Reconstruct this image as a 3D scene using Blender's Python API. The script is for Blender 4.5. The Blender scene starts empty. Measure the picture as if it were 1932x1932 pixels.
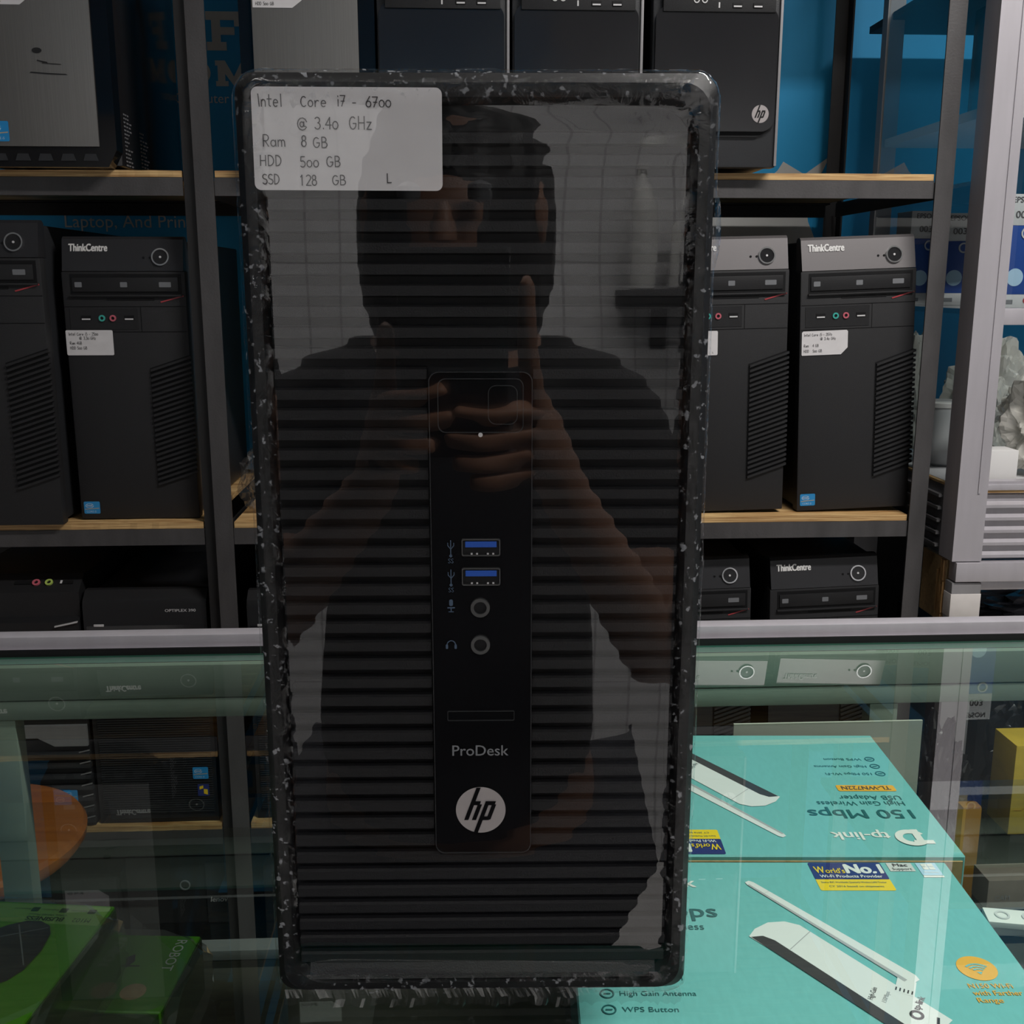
import bpy, bmesh, math, random
from mathutils import Vector, Matrix, noise as mnoise
R = math.radians
S = bpy.context.scene
COL = S.collection
random.seed(7)

# ------------------------------------------------------------------ camera, world, lights, exposure
H = 0.2857            # lens height above the counter glass; heights below are measured from the counter glass
ZC = 1.15             # height of the counter glass above the floor (everything is lifted by this at the end)
PITCH, YAW, FPX = R(12.1), R(2.9), 2020.0
cam_d = bpy.data.cameras.new('camera'); cam = bpy.data.objects.new('camera', cam_d); COL.objects.link(cam)
cam_d.sensor_width = 36; cam_d.lens = 36 * FPX / 1932; cam_d.clip_start = 0.003
cam.location = (0, 0, H); cam.rotation_euler = (R(90) - PITCH, 0, -YAW)
S.camera = cam
W = bpy.data.worlds.new('world'); S.world = W; W.use_nodes = True
W.node_tree.nodes['Background'].inputs[0].default_value = (0.9, 0.95, 1.0, 1)
W.node_tree.nodes['Background'].inputs[1].default_value = 0.02
S.view_settings.view_transform = 'Standard'; S.view_settings.look = 'None'
S.view_settings.exposure = 0.0; S.view_settings.gamma = 1.0; S.view_settings.use_curve_mapping = False
S.cycles.use_denoising = True
S.cycles.max_bounces = 8; S.cycles.transparent_max_bounces = 24
S.cycles.caustics_reflective = False; S.cycles.caustics_refractive = False
S.cycles.sample_clamp_indirect = 4.0

CEIL = 1.62
LIGHTS = [  # x, y, length, width, watts, rotation
    (1.05, 0.56, 1.2, 0.10, 38.0, 0),
    (-0.45, -1.15, 1.2, 0.10, 19.0, 0),
    (0.95, -1.15, 1.2, 0.10, 19.0, 0),
]
for i, (x, y, l, w, p, rz) in enumerate(LIGHTS):
    d = bpy.data.lights.new('tube_light', 'AREA'); d.shape = 'RECTANGLE'; d.size = l; d.size_y = w; d.energy = p
    d.color = (1.0, 0.965, 0.93); d.spread = R(180 if i == 0 else 112)
    o = bpy.data.objects.new('tube_light', d); COL.objects.link(o); o.location = (x, y, CEIL - 0.075); o.rotation_euler = (0, 0, R(rz))

# ------------------------------------------------------------------ pixel measurement helpers (photo pixel + known distance -> point)
_fw = Vector((math.sin(YAW) * math.cos(PITCH), math.cos(YAW) * math.cos(PITCH), -math.sin(PITCH)))
_rt = Vector((math.cos(YAW), -math.sin(YAW), 0)); _up = _rt.cross(_fw)
def _ray(x, y): return _fw + _rt * ((x - 966) / FPX) + _up * ((966 - y) / FPX)
def atY(x, y, Y): d = _ray(x, y); return Vector((0, 0, H)) + d * (Y / d.y)
def atZ(x, y, z): d = _ray(x, y); return Vector((0, 0, H)) + d * ((z - H) / d.z)

# ------------------------------------------------------------------ materials
def newmat(name):
    m = bpy.data.materials.new(name); m.use_nodes = True
    nt = m.node_tree; return m, nt, nt.nodes, nt.links, nt.nodes['Principled BSDF']
def lin(c):
    return tuple(((v / 255) / 12.92 if v / 255 <= .04045 else ((v / 255 + .055) / 1.055) ** 2.4) for v in c)
def pm(name, col, rough=.5, metal=0, spec=.5, var=0, vscale=(20, 20, 20), bump=0, bscale=200, coat=0, rvar=0):
    """principled material with procedural colour variation and bump"""
    m, nt, N, L, b = newmat(name)
    b.inputs['Base Color'].default_value = (*col, 1); b.inputs['Roughness'].default_value = rough
    b.inputs['Metallic'].default_value = metal; b.inputs['Specular IOR Level'].default_value = spec
    b.inputs['Coat Weight'].default_value = coat; b.inputs['Coat Roughness'].default_value = .05
    tc = N.new('ShaderNodeTexCoord')
    if var or rvar:
        mp = N.new('ShaderNodeMapping'); mp.inputs['Scale'].default_value = vscale; L.new(tc.outputs['Object'], mp.inputs[0])
        nz = N.new('ShaderNodeTexNoise'); nz.inputs['Scale'].default_value = 1; nz.inputs['Detail'].default_value = 4
        L.new(mp.outputs[0], nz.inputs['Vector'])
        if var:
            mr = N.new('ShaderNodeMapRange'); mr.inputs[1].default_value = .25; mr.inputs[2].default_value = .75
            mr.inputs[3].default_value = 1 - var; mr.inputs[4].default_value = 1 + var; L.new(nz.outputs['Fac'], mr.inputs[0])
            mx = N.new('ShaderNodeMix'); mx.data_type = 'RGBA'; mx.blend_type = 'MULTIPLY'; mx.inputs[0].default_value = 1
            mx.inputs[6].default_value = (*col, 1); L.new(mr.outputs[0], mx.inputs[7]); L.new(mx.outputs[2], b.inputs['Base Color'])
        if rvar:
            mr = N.new('ShaderNodeMapRange'); mr.inputs[1].default_value = .3; mr.inputs[2].default_value = .7
            mr.inputs[3].default_value = max(.02, rough - rvar); mr.inputs[4].default_value = rough + rvar
            L.new(nz.outputs['Fac'], mr.inputs[0]); L.new(mr.outputs[0], b.inputs['Roughness'])
    if bump:
        n2 = N.new('ShaderNodeTexNoise'); n2.inputs['Scale'].default_value = bscale; n2.inputs['Detail'].default_value = 3
        L.new(tc.outputs['Object'], n2.inputs['Vector'])
        bp = N.new('ShaderNodeBump'); bp.inputs['Strength'].default_value = bump; bp.inputs['Distance'].default_value = .001
        L.new(n2.outputs['Fac'], bp.inputs['Height']); L.new(bp.outputs[0], b.inputs['Normal'])
    return m
def emat(name, col, s):
    m, nt, N, L, b = newmat(name)
    b.inputs['Emission Color'].default_value = (*col, 1); b.inputs['Emission Strength'].default_value = s
    b.inputs['Base Color'].default_value = (.8, .8, .8, 1); return m
def clear(name, tint=(1, 1, 1), ior=1.5, boost=1.0, rough=0.0, haze=0.0, hazecol=(.8, .8, .8), base=0.0):
    """thin clear sheet: Fresnel reflection over plain transparency (one pass per sheet)"""
    m, nt, N, L, b = newmat(name); N.remove(b)
    out = N['Material Output']
    fr = N.new('ShaderNodeFresnel'); fr.inputs['IOR'].default_value = ior
    geo = N.new('ShaderNodeNewGeometry')
    sub = N.new('ShaderNodeMath'); sub.operation = 'SUBTRACT'; sub.inputs[0].default_value = 1; L.new(geo.outputs['Backfacing'], sub.inputs[1])
    mul = N.new('ShaderNodeMath'); mul.operation = 'MULTIPLY_ADD'; mul.inputs[1].default_value = boost; mul.inputs[2].default_value = base; L.new(fr.outputs[0], mul.inputs[0])
    mu2 = N.new('ShaderNodeMath'); mu2.operation = 'MULTIPLY'; mu2.use_clamp = True; L.new(mul.outputs[0], mu2.inputs[0]); L.new(sub.outputs[0], mu2.inputs[1])
    tr = N.new('ShaderNodeBsdfTransparent'); tr.inputs[0].default_value = (*tint, 1)
    gl = N.new('ShaderNodeBsdfGlossy'); gl.inputs['Roughness'].default_value = rough; gl.inputs[0].default_value = (1, 1, 1, 1)
    last = tr
    if haze:
        df = N.new('ShaderNodeBsdfDiffuse'); df.inputs[0].default_value = (*hazecol, 1)
        mh = N.new('ShaderNodeMixShader'); mh.inputs[0].default_value = haze; L.new(tr.outputs[0], mh.inputs[1]); L.new(df.outputs[0], mh.inputs[2]); last = mh
    mx = N.new('ShaderNodeMixShader'); L.new(mu2.outputs[0], mx.inputs[0]); L.new(last.outputs[0], mx.inputs[1]); L.new(gl.outputs[0], mx.inputs[2])
    L.new(mx.outputs[0], out.inputs[0])
    return m, N, L, mh if haze else None, fr, gl

M = {}
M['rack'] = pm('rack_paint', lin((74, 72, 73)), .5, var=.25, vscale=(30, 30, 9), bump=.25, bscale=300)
M['rackdark'] = pm('shaded_rack_and_dark_paint', lin((33, 32, 33)), .6, var=.3, vscale=(30, 30, 9))  # rack paint with shade put in for far posts and beams; also plain dark parts
M['plastic'] = pm('black_textured_plastic', lin((38, 38, 40)), .55, spec=.4, bump=.3, bscale=1500)
M['plastic2'] = pm('black_plastic', lin((30, 30, 32)), .5, spec=.4, bump=.15, bscale=900)
M['black'] = pm('deep_black', (.004, .004, .005), .6, spec=.3)
M['heroplastic'] = pm('tower_front_plastic', lin((27, 27, 29)), .5, spec=.3, bump=.2, bscale=1500)
M['herobezel'] = pm('tower_frame_plastic', lin((16, 16, 18)), .5, spec=.3)
M['portrim'] = pm('dull_port_metal', lin((84, 84, 84)), .45, metal=.2)
M['steel'] = pm('black_painted_steel', lin((42, 43, 46)), .42, spec=.5, bump=.2, bscale=700)
M['gloss'] = pm('gloss_black', (.017, .017, .019), .12, spec=.5, rvar=.08, vscale=(8, 8, 8))
M['gloss2'] = pm('piano_black', (.006, .006, .007), .05, spec=.5)
M['gun'] = pm('gunmetal_band', lin((112, 109, 110)), .42, metal=.6, spec=.5, bump=.05, bscale=900)
M['gunshade'] = pm('gunmetal_band_shaded', lin((48, 48, 51)), .40, metal=.2, spec=.5, bump=.05, bscale=900)  # same gunmetal band, its shade on the dim shelves put into the colour
M['brush'] = pm('brushed_grey', lin((118, 117, 115)), .38, metal=.35, var=.12, vscale=(900, 60, 5))
M['alu'] = pm('aluminium', lin((188, 184, 190)), .42, metal=.35, var=.06, vscale=(60, 60, 8))
M['alud'] = pm('aluminium_side', lin((150, 148, 150)), .45, metal=.35, var=.06, vscale=(60, 60, 8))
M['sage'] = pm('counter_alu_tinted', lin((148, 158, 148)), .5, metal=.2, var=.05, vscale=(20, 20, 20))  # aluminium with the green of the glass and dim light put into its colour
M['chrome'] = pm('chrome', (.8, .8, .82), .15, metal=1)
M['white'] = pm('white_print', (.78, .77, .76), .5)
M['label'] = pm('label_paper', (.74, .72, .73), .45, var=.05, vscale=(40, 10, 90))
M['ink'] = pm('pencil_ink', (.085, .08, .085), .6)
M['silver'] = pm('silver_print', (.66, .65, .66), .35, metal=.1)
M['logo'] = pm('logo_silver', (.40, .365, .365), .4, metal=.1)
M['greyprint'] = pm('grey_print', lin((120, 122, 126)), .5)
M['blueprint'] = pm('icon_print', lin((70, 88, 110)), .5)
M['usbblue'] = pm('usb_blue', (.02, .10, .50), .4)
M['intel'] = pm('sticker_blue', (.02, .27, .62), .35)
M['intel2'] = pm('sticker_pale', (.45, .66, .85), .4)
M['orange'] = pm('orange_print', (.85, .42, .04), .5)
M['yellow'] = pm('yellow_print', (.86, .60, .02), .5)
M['navy'] = pm('navy_print', (.022, .035, .17), .4)
M['teal'] = pm('teal_carton', (.175, .49, .50), .42, var=.05, vscale=(400, 120, 400))
M['tealdark'] = pm('dark_teal_print', (.012, .115, .125), .5)
M['kraft'] = pm('kraft_board', (.50, .33, .16), .7, var=.2, vscale=(200, 200, 200))
M['devwhite'] = pm('device_print_white', (.76, .76, .78), .5)
M['devgrey'] = pm('device_print_grey', (.42, .42, .45), .5)
M['devblack'] = pm('device_print_dark', (.045, .043, .05), .5)
M['green'] = pm('green_carton', (.085, .31, .012), .38, var=.05, vscale=(200, 200, 200))
M['greenpale'] = pm('pale_green_print', (.22, .42, .10), .45)
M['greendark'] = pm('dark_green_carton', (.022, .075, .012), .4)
M['greenink'] = pm('green_ink', (.02, .06, .012), .5)
M['mouse'] = pm('mouse_print', (.022, .026, .035), .35)
M['red'] = pm('red_stripe', (.42, .05, .06), .4)
M['jackgreen'] = pm('jack_green', (.05, .42, .36), .45)
M['jackpink'] = pm('jack_pink', (.55, .12, .16), .45)
M['jacklime'] = pm('jack_lime', (.42, .55, .12), .45)
M['tape'] = pm('white_tape', (.74, .70, .68), .6, var=.05, vscale=(60, 60, 60))
M['foam'] = pm('beige_print', (.42, .38, .30), .7)
M['skin'] = pm('skin', (.36, .18, .11), .5, var=.1, vscale=(20, 20, 20))
M['hair'] = pm('hair', (.008, .007, .007), .5)
M['shirt'] = pm('dark_shirt', (.006, .006, .008), .85)
M['jeans'] = pm('dark_trousers', (.012, .014, .022), .85)
M['epson'] = pm('ink_box_blue', (.015, .07, .33), .35)
M['epsonw'] = pm('ink_box_white', (.62, .62, .63), .45)
M['yellowbox'] = pm('yellow_carton', (.52, .38, .035), .6, var=.12, vscale=(30, 30, 90))
M['amber'] = pm('amber_packet', (.36, .17, .015), .35)
M['greysheet'] = pm('grey_card', lin((185, 185, 176)), .6)
M['beige'] = pm('beige_carton', lin((120, 112, 104)), .7, var=.1, vscale=(60, 60, 60))
M['deck'] = pm('dark_deck', lin((70, 66, 58)), .6, var=.2, vscale=(30, 5, 30))
M['ceilmat'] = pm('ceiling_white', (.62, .62, .60), .8)
M['floormat'] = pm('floor_tile', (.48, .47, .46), .35, var=.1, vscale=(6, 6, 6))
M['sidewall'] = pm('painted_wall', (.14, .14, .14), .8, var=.03, vscale=(3, 3, 3))
M['bluewall'] = pm('blue_wall', (.009, .36, .74), .55, var=.04, vscale=(5, 5, 5))
M['stripglow'] = emat('lamp_diffuser', (1, .97, .93), .8)

def wood(name, c1, c2, sc):
    m, nt, N, L, b = newmat(name)
    tc = N.new('ShaderNodeTexCoord'); mp = N.new('ShaderNodeMapping'); mp.inputs['Scale'].default_value = sc; L.new(tc.outputs['Object'], mp.inputs[0])
    nz = N.new('ShaderNodeTexNoise'); nz.inputs['Scale'].default_value = 1; nz.inputs['Detail'].default_value = 6; nz.inputs['Distortion'].default_value = .6
    L.new(mp.outputs[0], nz.inputs['Vector'])
    cr = N.new('ShaderNodeValToRGB'); cr.color_ramp.elements[0].position = .32; cr.color_ramp.elements[1].position = .68
    cr.color_ramp.elements[0].color = (*c1, 1); cr.color_ramp.elements[1].color = (*c2, 1)
    L.new(nz.outputs['Fac'], cr.inputs[0]); L.new(cr.outputs[0], b.inputs['Base Color']); b.inputs['Roughness'].default_value = .6
    bp = N.new('ShaderNodeBump'); bp.inputs['Strength'].default_value = .4; bp.inputs['Distance'].default_value = .0008
    L.new(nz.outputs['Fac'], bp.inputs['Height']); L.new(bp.outputs[0], b.inputs['Normal'])
    return m
M['ply'] = wood('plywood', (.36, .18, .06), (.82, .56, .26), (9, 60, 420))
M['plychip'] = wood('broken_plywood', (.20, .10, .04), (.50, .30, .12), (300, 300, 20))
M['stoolwood'] = wood('varnished_wood', (.30, .085, .012), (.40, .125, .02), (6, 60, 20))
M['stoolwood'].node_tree.nodes['Principled BSDF'].inputs['Roughness'].default_value = .22

# tiled wall behind the photographer: pale tiles with thin dark joints
def tiles():
    m, nt, N, L, b = newmat('pale_tiles')
    tc = N.new('ShaderNodeTexCoord'); mp = N.new('ShaderNodeMapping'); mp.inputs['Rotation'].default_value = (R(90), 0, 0); L.new(tc.outputs['Object'], mp.inputs[0])
    br = N.new('ShaderNodeTexBrick'); br.offset = 0; br.inputs['Scale'].default_value = 1
    br.inputs['Brick Width'].default_value = .085; br.inputs['Row Height'].default_value = .34; br.inputs['Mortar Size'].default_value = .003
    br.inputs['Color1'].default_value = (.70, .70, .71, 1); br.inputs['Color2'].default_value = (.66, .66, .67, 1); br.inputs['Mortar'].default_value = (.44, .44, .45, 1)
    L.new(mp.outputs[0], br.inputs['Vector']); L.new(br.outputs['Color'], b.inputs['Base Color']); b.inputs['Roughness'].default_value = .6
    return m
M['tiles'] = tiles()

M['glass'] = clear('counter_glass', (.90, .965, .925), 1.5, 1.35)[0]
M['glassedge'] = pm('glass_edge', (.10, .30, .22), .2)
M['under'] = clear('glass_underside', (.96, .99, .97), 1.0, 0)[0]
M['pane'] = clear('cabinet_glass', (.93, .95, .95), 1.5, 1.8)[0]
M['bag'] = clear('clear_bag', (.85, .85, .85), 1.5, 2.0, .12, .035)[0]
M['whitebag'] = clear('milky_bag', (.75, .75, .72), 1.45, 1.5, .2, .62, (.80, .78, .72))[0]
M['blackbag'] = pm('black_film', (.012, .012, .014), .18, spec=.6, bump=.5, bscale=60)
M['greywrap'] = pm('grey_film', lin((92, 92, 100)), .25, spec=.6, bump=.6, bscale=45)

# shrink film around the tower: smooth over the front, crinkled with pale flecks over the border (attribute 'edge')
def film():
    m, N, L, mh, fr, gl = clear('shrink_film', (.97, .97, .97), 1.5, 1.7, .006, .0005, (.62, .64, .68))
    at = N.new('ShaderNodeAttribute'); at.attribute_name = 'edge'
    tc = N.new('ShaderNodeTexCoord')
    nz = N.new('ShaderNodeTexNoise'); nz.inputs['Scale'].default_value = 380; nz.inputs['Detail'].default_value = 3; L.new(tc.outputs['Object'], nz.inputs['Vector'])
    cr = N.new('ShaderNodeMapRange'); cr.inputs[1].default_value = .61; cr.inputs[2].default_value = .68; cr.inputs[3].default_value = .002; cr.inputs[4].default_value = .34
    L.new(nz.outputs['Fac'], cr.inputs[0])
    mu = N.new('ShaderNodeMath'); mu.operation = 'MULTIPLY'; L.new(cr.outputs[0], mu.inputs[0]); L.new(at.outputs['Fac'], mu.inputs[1])
    L.new(mu.outputs[0], mh.inputs[0])
    n2 = N.new('ShaderNodeTexNoise'); n2.inputs['Scale'].default_value = 95; n2.inputs['Detail'].default_value = 5; n2.inputs['Distortion'].default_value = 1.5; L.new(tc.outputs['Object'], n2.inputs['Vector'])
    m3 = N.new('ShaderNodeMath'); m3.operation = 'MULTIPLY'; L.new(n2.outputs['Fac'], m3.inputs[0]); L.new(at.outputs['Fac'], m3.inputs[1])
    # faint horizontal print-through of the ribs
    mp = N.new('ShaderNodeMapping'); mp.inputs['Scale'].default_value = (0, 0, 1); L.new(tc.outputs['Object'], mp.inputs[0])
    wv = N.new('ShaderNodeTexWave'); wv.wave_type = 'BANDS'; wv.bands_direction = 'Z'; wv.inputs['Scale'].default_value = 1 / .00735 / 3.1831 * 1.0; L.new(mp.outputs[0], wv.inputs['Vector'])
    ad = N.new('ShaderNodeMath'); ad.operation = 'MULTIPLY_ADD'; ad.inputs[1].default_value = .0035; L.new(wv.outputs['Fac'], ad.inputs[0]); L.new(m3.outputs[0], ad.inputs[2])
    bp = N.new('ShaderNodeBump'); bp.inputs['Strength'].default_value = .5; bp.inputs['Distance'].default_value = .003; L.new(ad.outputs[0], bp.inputs['Height'])
    L.new(bp.outputs[0], gl.inputs['Normal'])
    mix = [n for n in N if n.type == 'MIX_SHADER' and n != mh][0]; lk = mix.inputs[0].links[0]; src = lk.from_socket   # slack film over the border mirrors less
    ed = N.new('ShaderNodeMath'); ed.operation = 'MULTIPLY_ADD'; ed.inputs[1].default_value = -.72; ed.inputs[2].default_value = 1; L.new(at.outputs['Fac'], ed.inputs[0])
    pr = N.new('ShaderNodeMath'); pr.operation = 'MULTIPLY'; L.new(src, pr.inputs[0]); L.new(ed.outputs[0], pr.inputs[1]); L.new(pr.outputs[0], mix.inputs[0])
    return m
M['film'] = film()
M['hem'] = clear('film_hem', (.85, .85, .85), 1.35, .5, .25, .006)[0]

# ------------------------------------------------------------------ mesh builder
class B:
    def __init__(s): s.bm = bmesh.new()
    def box(s, x0, x1, y0, y1, z0, z1, bev=0, seg=2, mi=0):
        r = bmesh.ops.create_cube(s.bm, size=1)
        vs = r['verts']
        for v in vs: v.co = Vector(((x0 + x1) / 2 + v.co.x * (x1 - x0), (y0 + y1) / 2 + v.co.y * (y1 - y0), (z0 + z1) / 2 + v.co.z * (z1 - z0)))
        fs = set(f for v in vs for f in v.link_faces)
        for f in fs: f.material_index = mi
        if bev:
            es = list(set(e for v in vs for e in v.link_edges))
            bmesh.ops.bevel(s.bm, geom=es, offset=bev, segments=seg, profile=.6, affect='EDGES', material=mi)
        return s
    def prism(s, pts, d0, d1, plane='xz', mi=0):
        """polygon (counter-clockwise seen from the front) extruded along the remaining axis from d0 to d1"""
        def P(a, b, d): return (a, d, b) if plane == 'xz' else ((a, b, d) if plane == 'xy' else (d, a, b))
        v0 = [s.bm.verts.new(P(a, b, d0)) for a, b in pts]; v1 = [s.bm.verts.new(P(a, b, d1)) for a, b in pts]
        fs = [s.bm.faces.new(v0), s.bm.faces.new(v1[::-1])]
        n = len(pts)
        for i in range(n): fs.append(s.bm.faces.new((v0[i], v1[i], v1[(i + 1) % n], v0[(i + 1) % n])))
        for f in fs: f.material_index = mi
        bmesh.ops.recalc_face_normals(s.bm, faces=fs)
        return s
    def cyl(s, c, r, h, axis='z', seg=32, r2=None, mi=0):
        mt = Matrix.Translation(c) @ {'z': Matrix(), 'y': Matrix.Rotation(R(90), 4, 'X'), 'x': Matrix.Rotation(R(90), 4, 'Y')}[axis]
        g = bmesh.ops.create_cone(s.bm, cap_ends=True, segments=seg, radius1=r, radius2=r if r2 is None else r2, depth=h, matrix=mt)
        for f in set(f for v in g['verts'] for f in v.link_faces): f.material_index = mi
        return s
    def ring(s, c, ro, ri, h, axis='y', seg=32, mi=0):
        """flat ring (washer) with thickness h along the axis"""
        rows = []
        for k in range(seg):
            a = 2 * math.pi * k / seg; ca, sa = math.cos(a), math.sin(a)
            q = []
            for rr, d in ((ro, -h / 2), (ro, h / 2), (ri, h / 2), (ri, -h / 2)):
                p = (c[0] + rr * ca, c[1] + d, c[2] + rr * sa) if axis == 'y' else (c[0] + rr * ca, c[1] + rr * sa, c[2] + d)
                q.append(s.bm.verts.new(p))
            rows.append(q)
        fs = []
        for k in range(seg):
            a, b = rows[k], rows[(k + 1) % seg]
            for j in range(4): fs.append(s.bm.faces.new((a[j], a[(j + 1) % 4], b[(j + 1) % 4], b[j])))
        for f in fs: f.material_index = mi
        bmesh.ops.recalc_face_normals(s.bm, faces=fs)
        return s
    def tube(s, pts, rad, seg=10, mi=0):
        pts = [Vector(p) for p in pts]; rows = []
        for i, p in enumerate(pts):
            t = (pts[min(i + 1, len(pts) - 1)] - pts[max(i - 1, 0)]).normalized()
            u = t.cross(Vector((0, 0, 1))); u = u.normalized() if u.length > 1e-4 else Vector((1, 0, 0)); w = t.cross(u)
            rr = rad[i] if isinstance(rad, (list, tuple)) else rad
            rows.append([s.bm.verts.new(p + (u * math.cos(2 * math.pi * k / seg) + w * math.sin(2 * math.pi * k / seg)) * rr) for k in range(seg)])
        fs = []
        for i in range(len(rows) - 1):
            for k in range(seg): fs.append(s.bm.faces.new((rows[i][k], rows[i][(k + 1) % seg], rows[i + 1][(k + 1) % seg], rows[i + 1][k])))
        fs += [s.bm.faces.new(rows[0][::-1]), s.bm.faces.new(rows[-1])]
        for f in fs: f.material_index = mi
        bmesh.ops.recalc_face_normals(s.bm, faces=fs)
        return s
    def lathe(s, prof, c, seg=48, mi=0):
        rows = [[s.bm.verts.new((c[0] + r * math.cos(2 * math.pi * k / seg), c[1] + r * math.sin(2 * math.pi * k / seg), c[2] + z)) for k in range(seg)] for r, z in prof]
        fs = []
        for i in range(len(rows) - 1):
            for k in range(seg): fs.append(s.bm.faces.new((rows[i][k], rows[i][(k + 1) % seg], rows[i + 1][(k + 1) % seg], rows[i + 1][k])))
        fs += [s.bm.faces.new(rows[0][::-1]), s.bm.faces.new(rows[-1])]
        for f in fs: f.material_index = mi
        bmesh.ops.recalc_face_normals(s.bm, faces=fs)
        return s
    def xf(s, mt):
        bmesh.ops.transform(s.bm, matrix=mt, verts=s.bm.verts); return s
    def build(s, name, mats, parent=None, smooth=True, label=None):
        me = bpy.data.meshes.new(name); s.bm.to_mesh(me); s.bm.free()
        for m in (mats if isinstance(mats, (list, tuple)) else [mats]): me.materials.append(m)
        if smooth:
            me.shade_smooth(); me.set_sharp_from_angle(angle=R(32))
        o = bpy.data.objects.new(name, me); COL.objects.link(o)
        if parent: o.parent = parent
        if label: o['label'] = label
        return o

def thing(name, label, cat, loc=(0, 0, 0), rot=(0, 0, 0), group=None):
    o = bpy.data.objects.new(name, None); COL.objects.link(o); o.empty_display_size = .05
    o.location = loc; o.rotation_euler = rot; o['label'] = label; o['category'] = cat
    if group: o['group'] = group
    return o
def tag(o, label, cat, group=None):
    o['label'] = label; o['category'] = cat
    if group: o['group'] = group
    return o
def struct(o): o['kind'] = 'structure'; return o
def copy_thing(root, loc, rot, label, skip=()):
    r = root.copy(); COL.objects.link(r); r.location = loc; r.rotation_euler = rot; r['label'] = label
    def rec(a, b):
        for ch in list(a.children):
            if ch.name.split('.')[0] in skip: continue
            c = ch.copy(); COL.objects.link(c); c.parent = b; rec(ch, c)
    rec(root, r); return r
def rrect(x0, x1, z0, z1, r, n=5):
    p = []
    for cx, cz, a0 in ((x1 - r, z0 + r, -90), (x1 - r, z1 - r, 0), (x0 + r, z1 - r, 90), (x0 + r, z0 + r, 180)):
        for k in range(n + 1): a = R(a0 + 90 * k / n); p.append((cx + r * math.cos(a), cz + r * math.sin(a)))
    return p
def circ(cx, cz, rx, rz=None, n=32): return [(cx + rx * math.cos(2 * math.pi * k / n), cz + (rz or rx) * math.sin(2 * math.pi * k / n)) for k in range(n)]

# frames for flat print: FRONT faces -y (x right, z up), TOP faces +z
def FRONT(x, y, z): return Matrix(((1, 0, 0, x), (0, 0, -1, y), (0, 1, 0, z), (0, 0, 0, 1)))
def TOP(x, y, z, a=0): return Matrix.Translation((x, y, z)) @ Matrix.Rotation(R(a), 4, 'Z')
def text(st, width, mat, parent, mx, name='lettering', height=None, bold=0.0, align='LEFT', shear=0):
    """printed words, scaled to a given width (and optionally cap height), lying in the frame mx"""
    cu = bpy.data.curves.new(name, 'FONT'); cu.body = st; cu.size = 1; cu.shear = shear; cu.resolution_u = 3
    o = bpy.data.objects.new('tmp', cu); COL.objects.link(o)
    dg = bpy.context.evaluated_depsgraph_get(); dg.update()
    me = bpy.data.meshes.new_from_object(o.evaluated_get(dg)); bpy.data.objects.remove(o)
    xs = [v.co.x for v in me.vertices] or [0, 1]; x0, x1 = min(xs), max(xs)
    sx = width / (x1 - x0); sy = height / .70 if height else sx
    for v in me.vertices:
        v.co = mx @ Vector(((v.co.x - x0) * sx, v.co.y * sy, 0))
    me.materials.clear(); me.materials.append(mat)
    if bold:                                                        # heavier weight: the outline repeated a hair to each side
        b = bmesh.new(); ax = (mx.to_3x3() @ Vector((1, 0, 0))) * bold * sx; az = (mx.to_3x3() @ Vector((0, 1, 0))) * bold * sy; an = (mx.to_3x3() @ Vector((0, 0, 1))) * .00002
        for q, k in enumerate((-1, -.33, .33, 1)):
            n0 = len(b.verts); b.from_mesh(me); b.verts.ensure_lookup_table()
            for v in b.verts[n0:]: v.co += ax * k + az * (.5 if k in (-.33, 1) else -.5) + an * (q + 1)
        b.to_mesh(me); b.free()
    ob = bpy.data.objects.new(name, me); COL.objects.link(ob); ob.parent = parent
    return ob
def flat(pts, mat, parent, mx, name, d=0.0):
    """flat printed patch (polygon) in the frame mx, lifted by d"""
    b = B(); b.bm.faces.new([b.bm.verts.new(mx @ Vector((x, z, d))) for x, z in pts])
    return b.build(name, mat, parent, False)
def flats(polys, mat, parent, mx, name, d=0.0, step=.00002):
    b = B()
    for i, pts in enumerate(polys): b.bm.faces.new([b.bm.verts.new(mx @ Vector((x, z, d + i * step))) for x, z in pts])
    return b.build(name, mat, parent, False)
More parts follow.
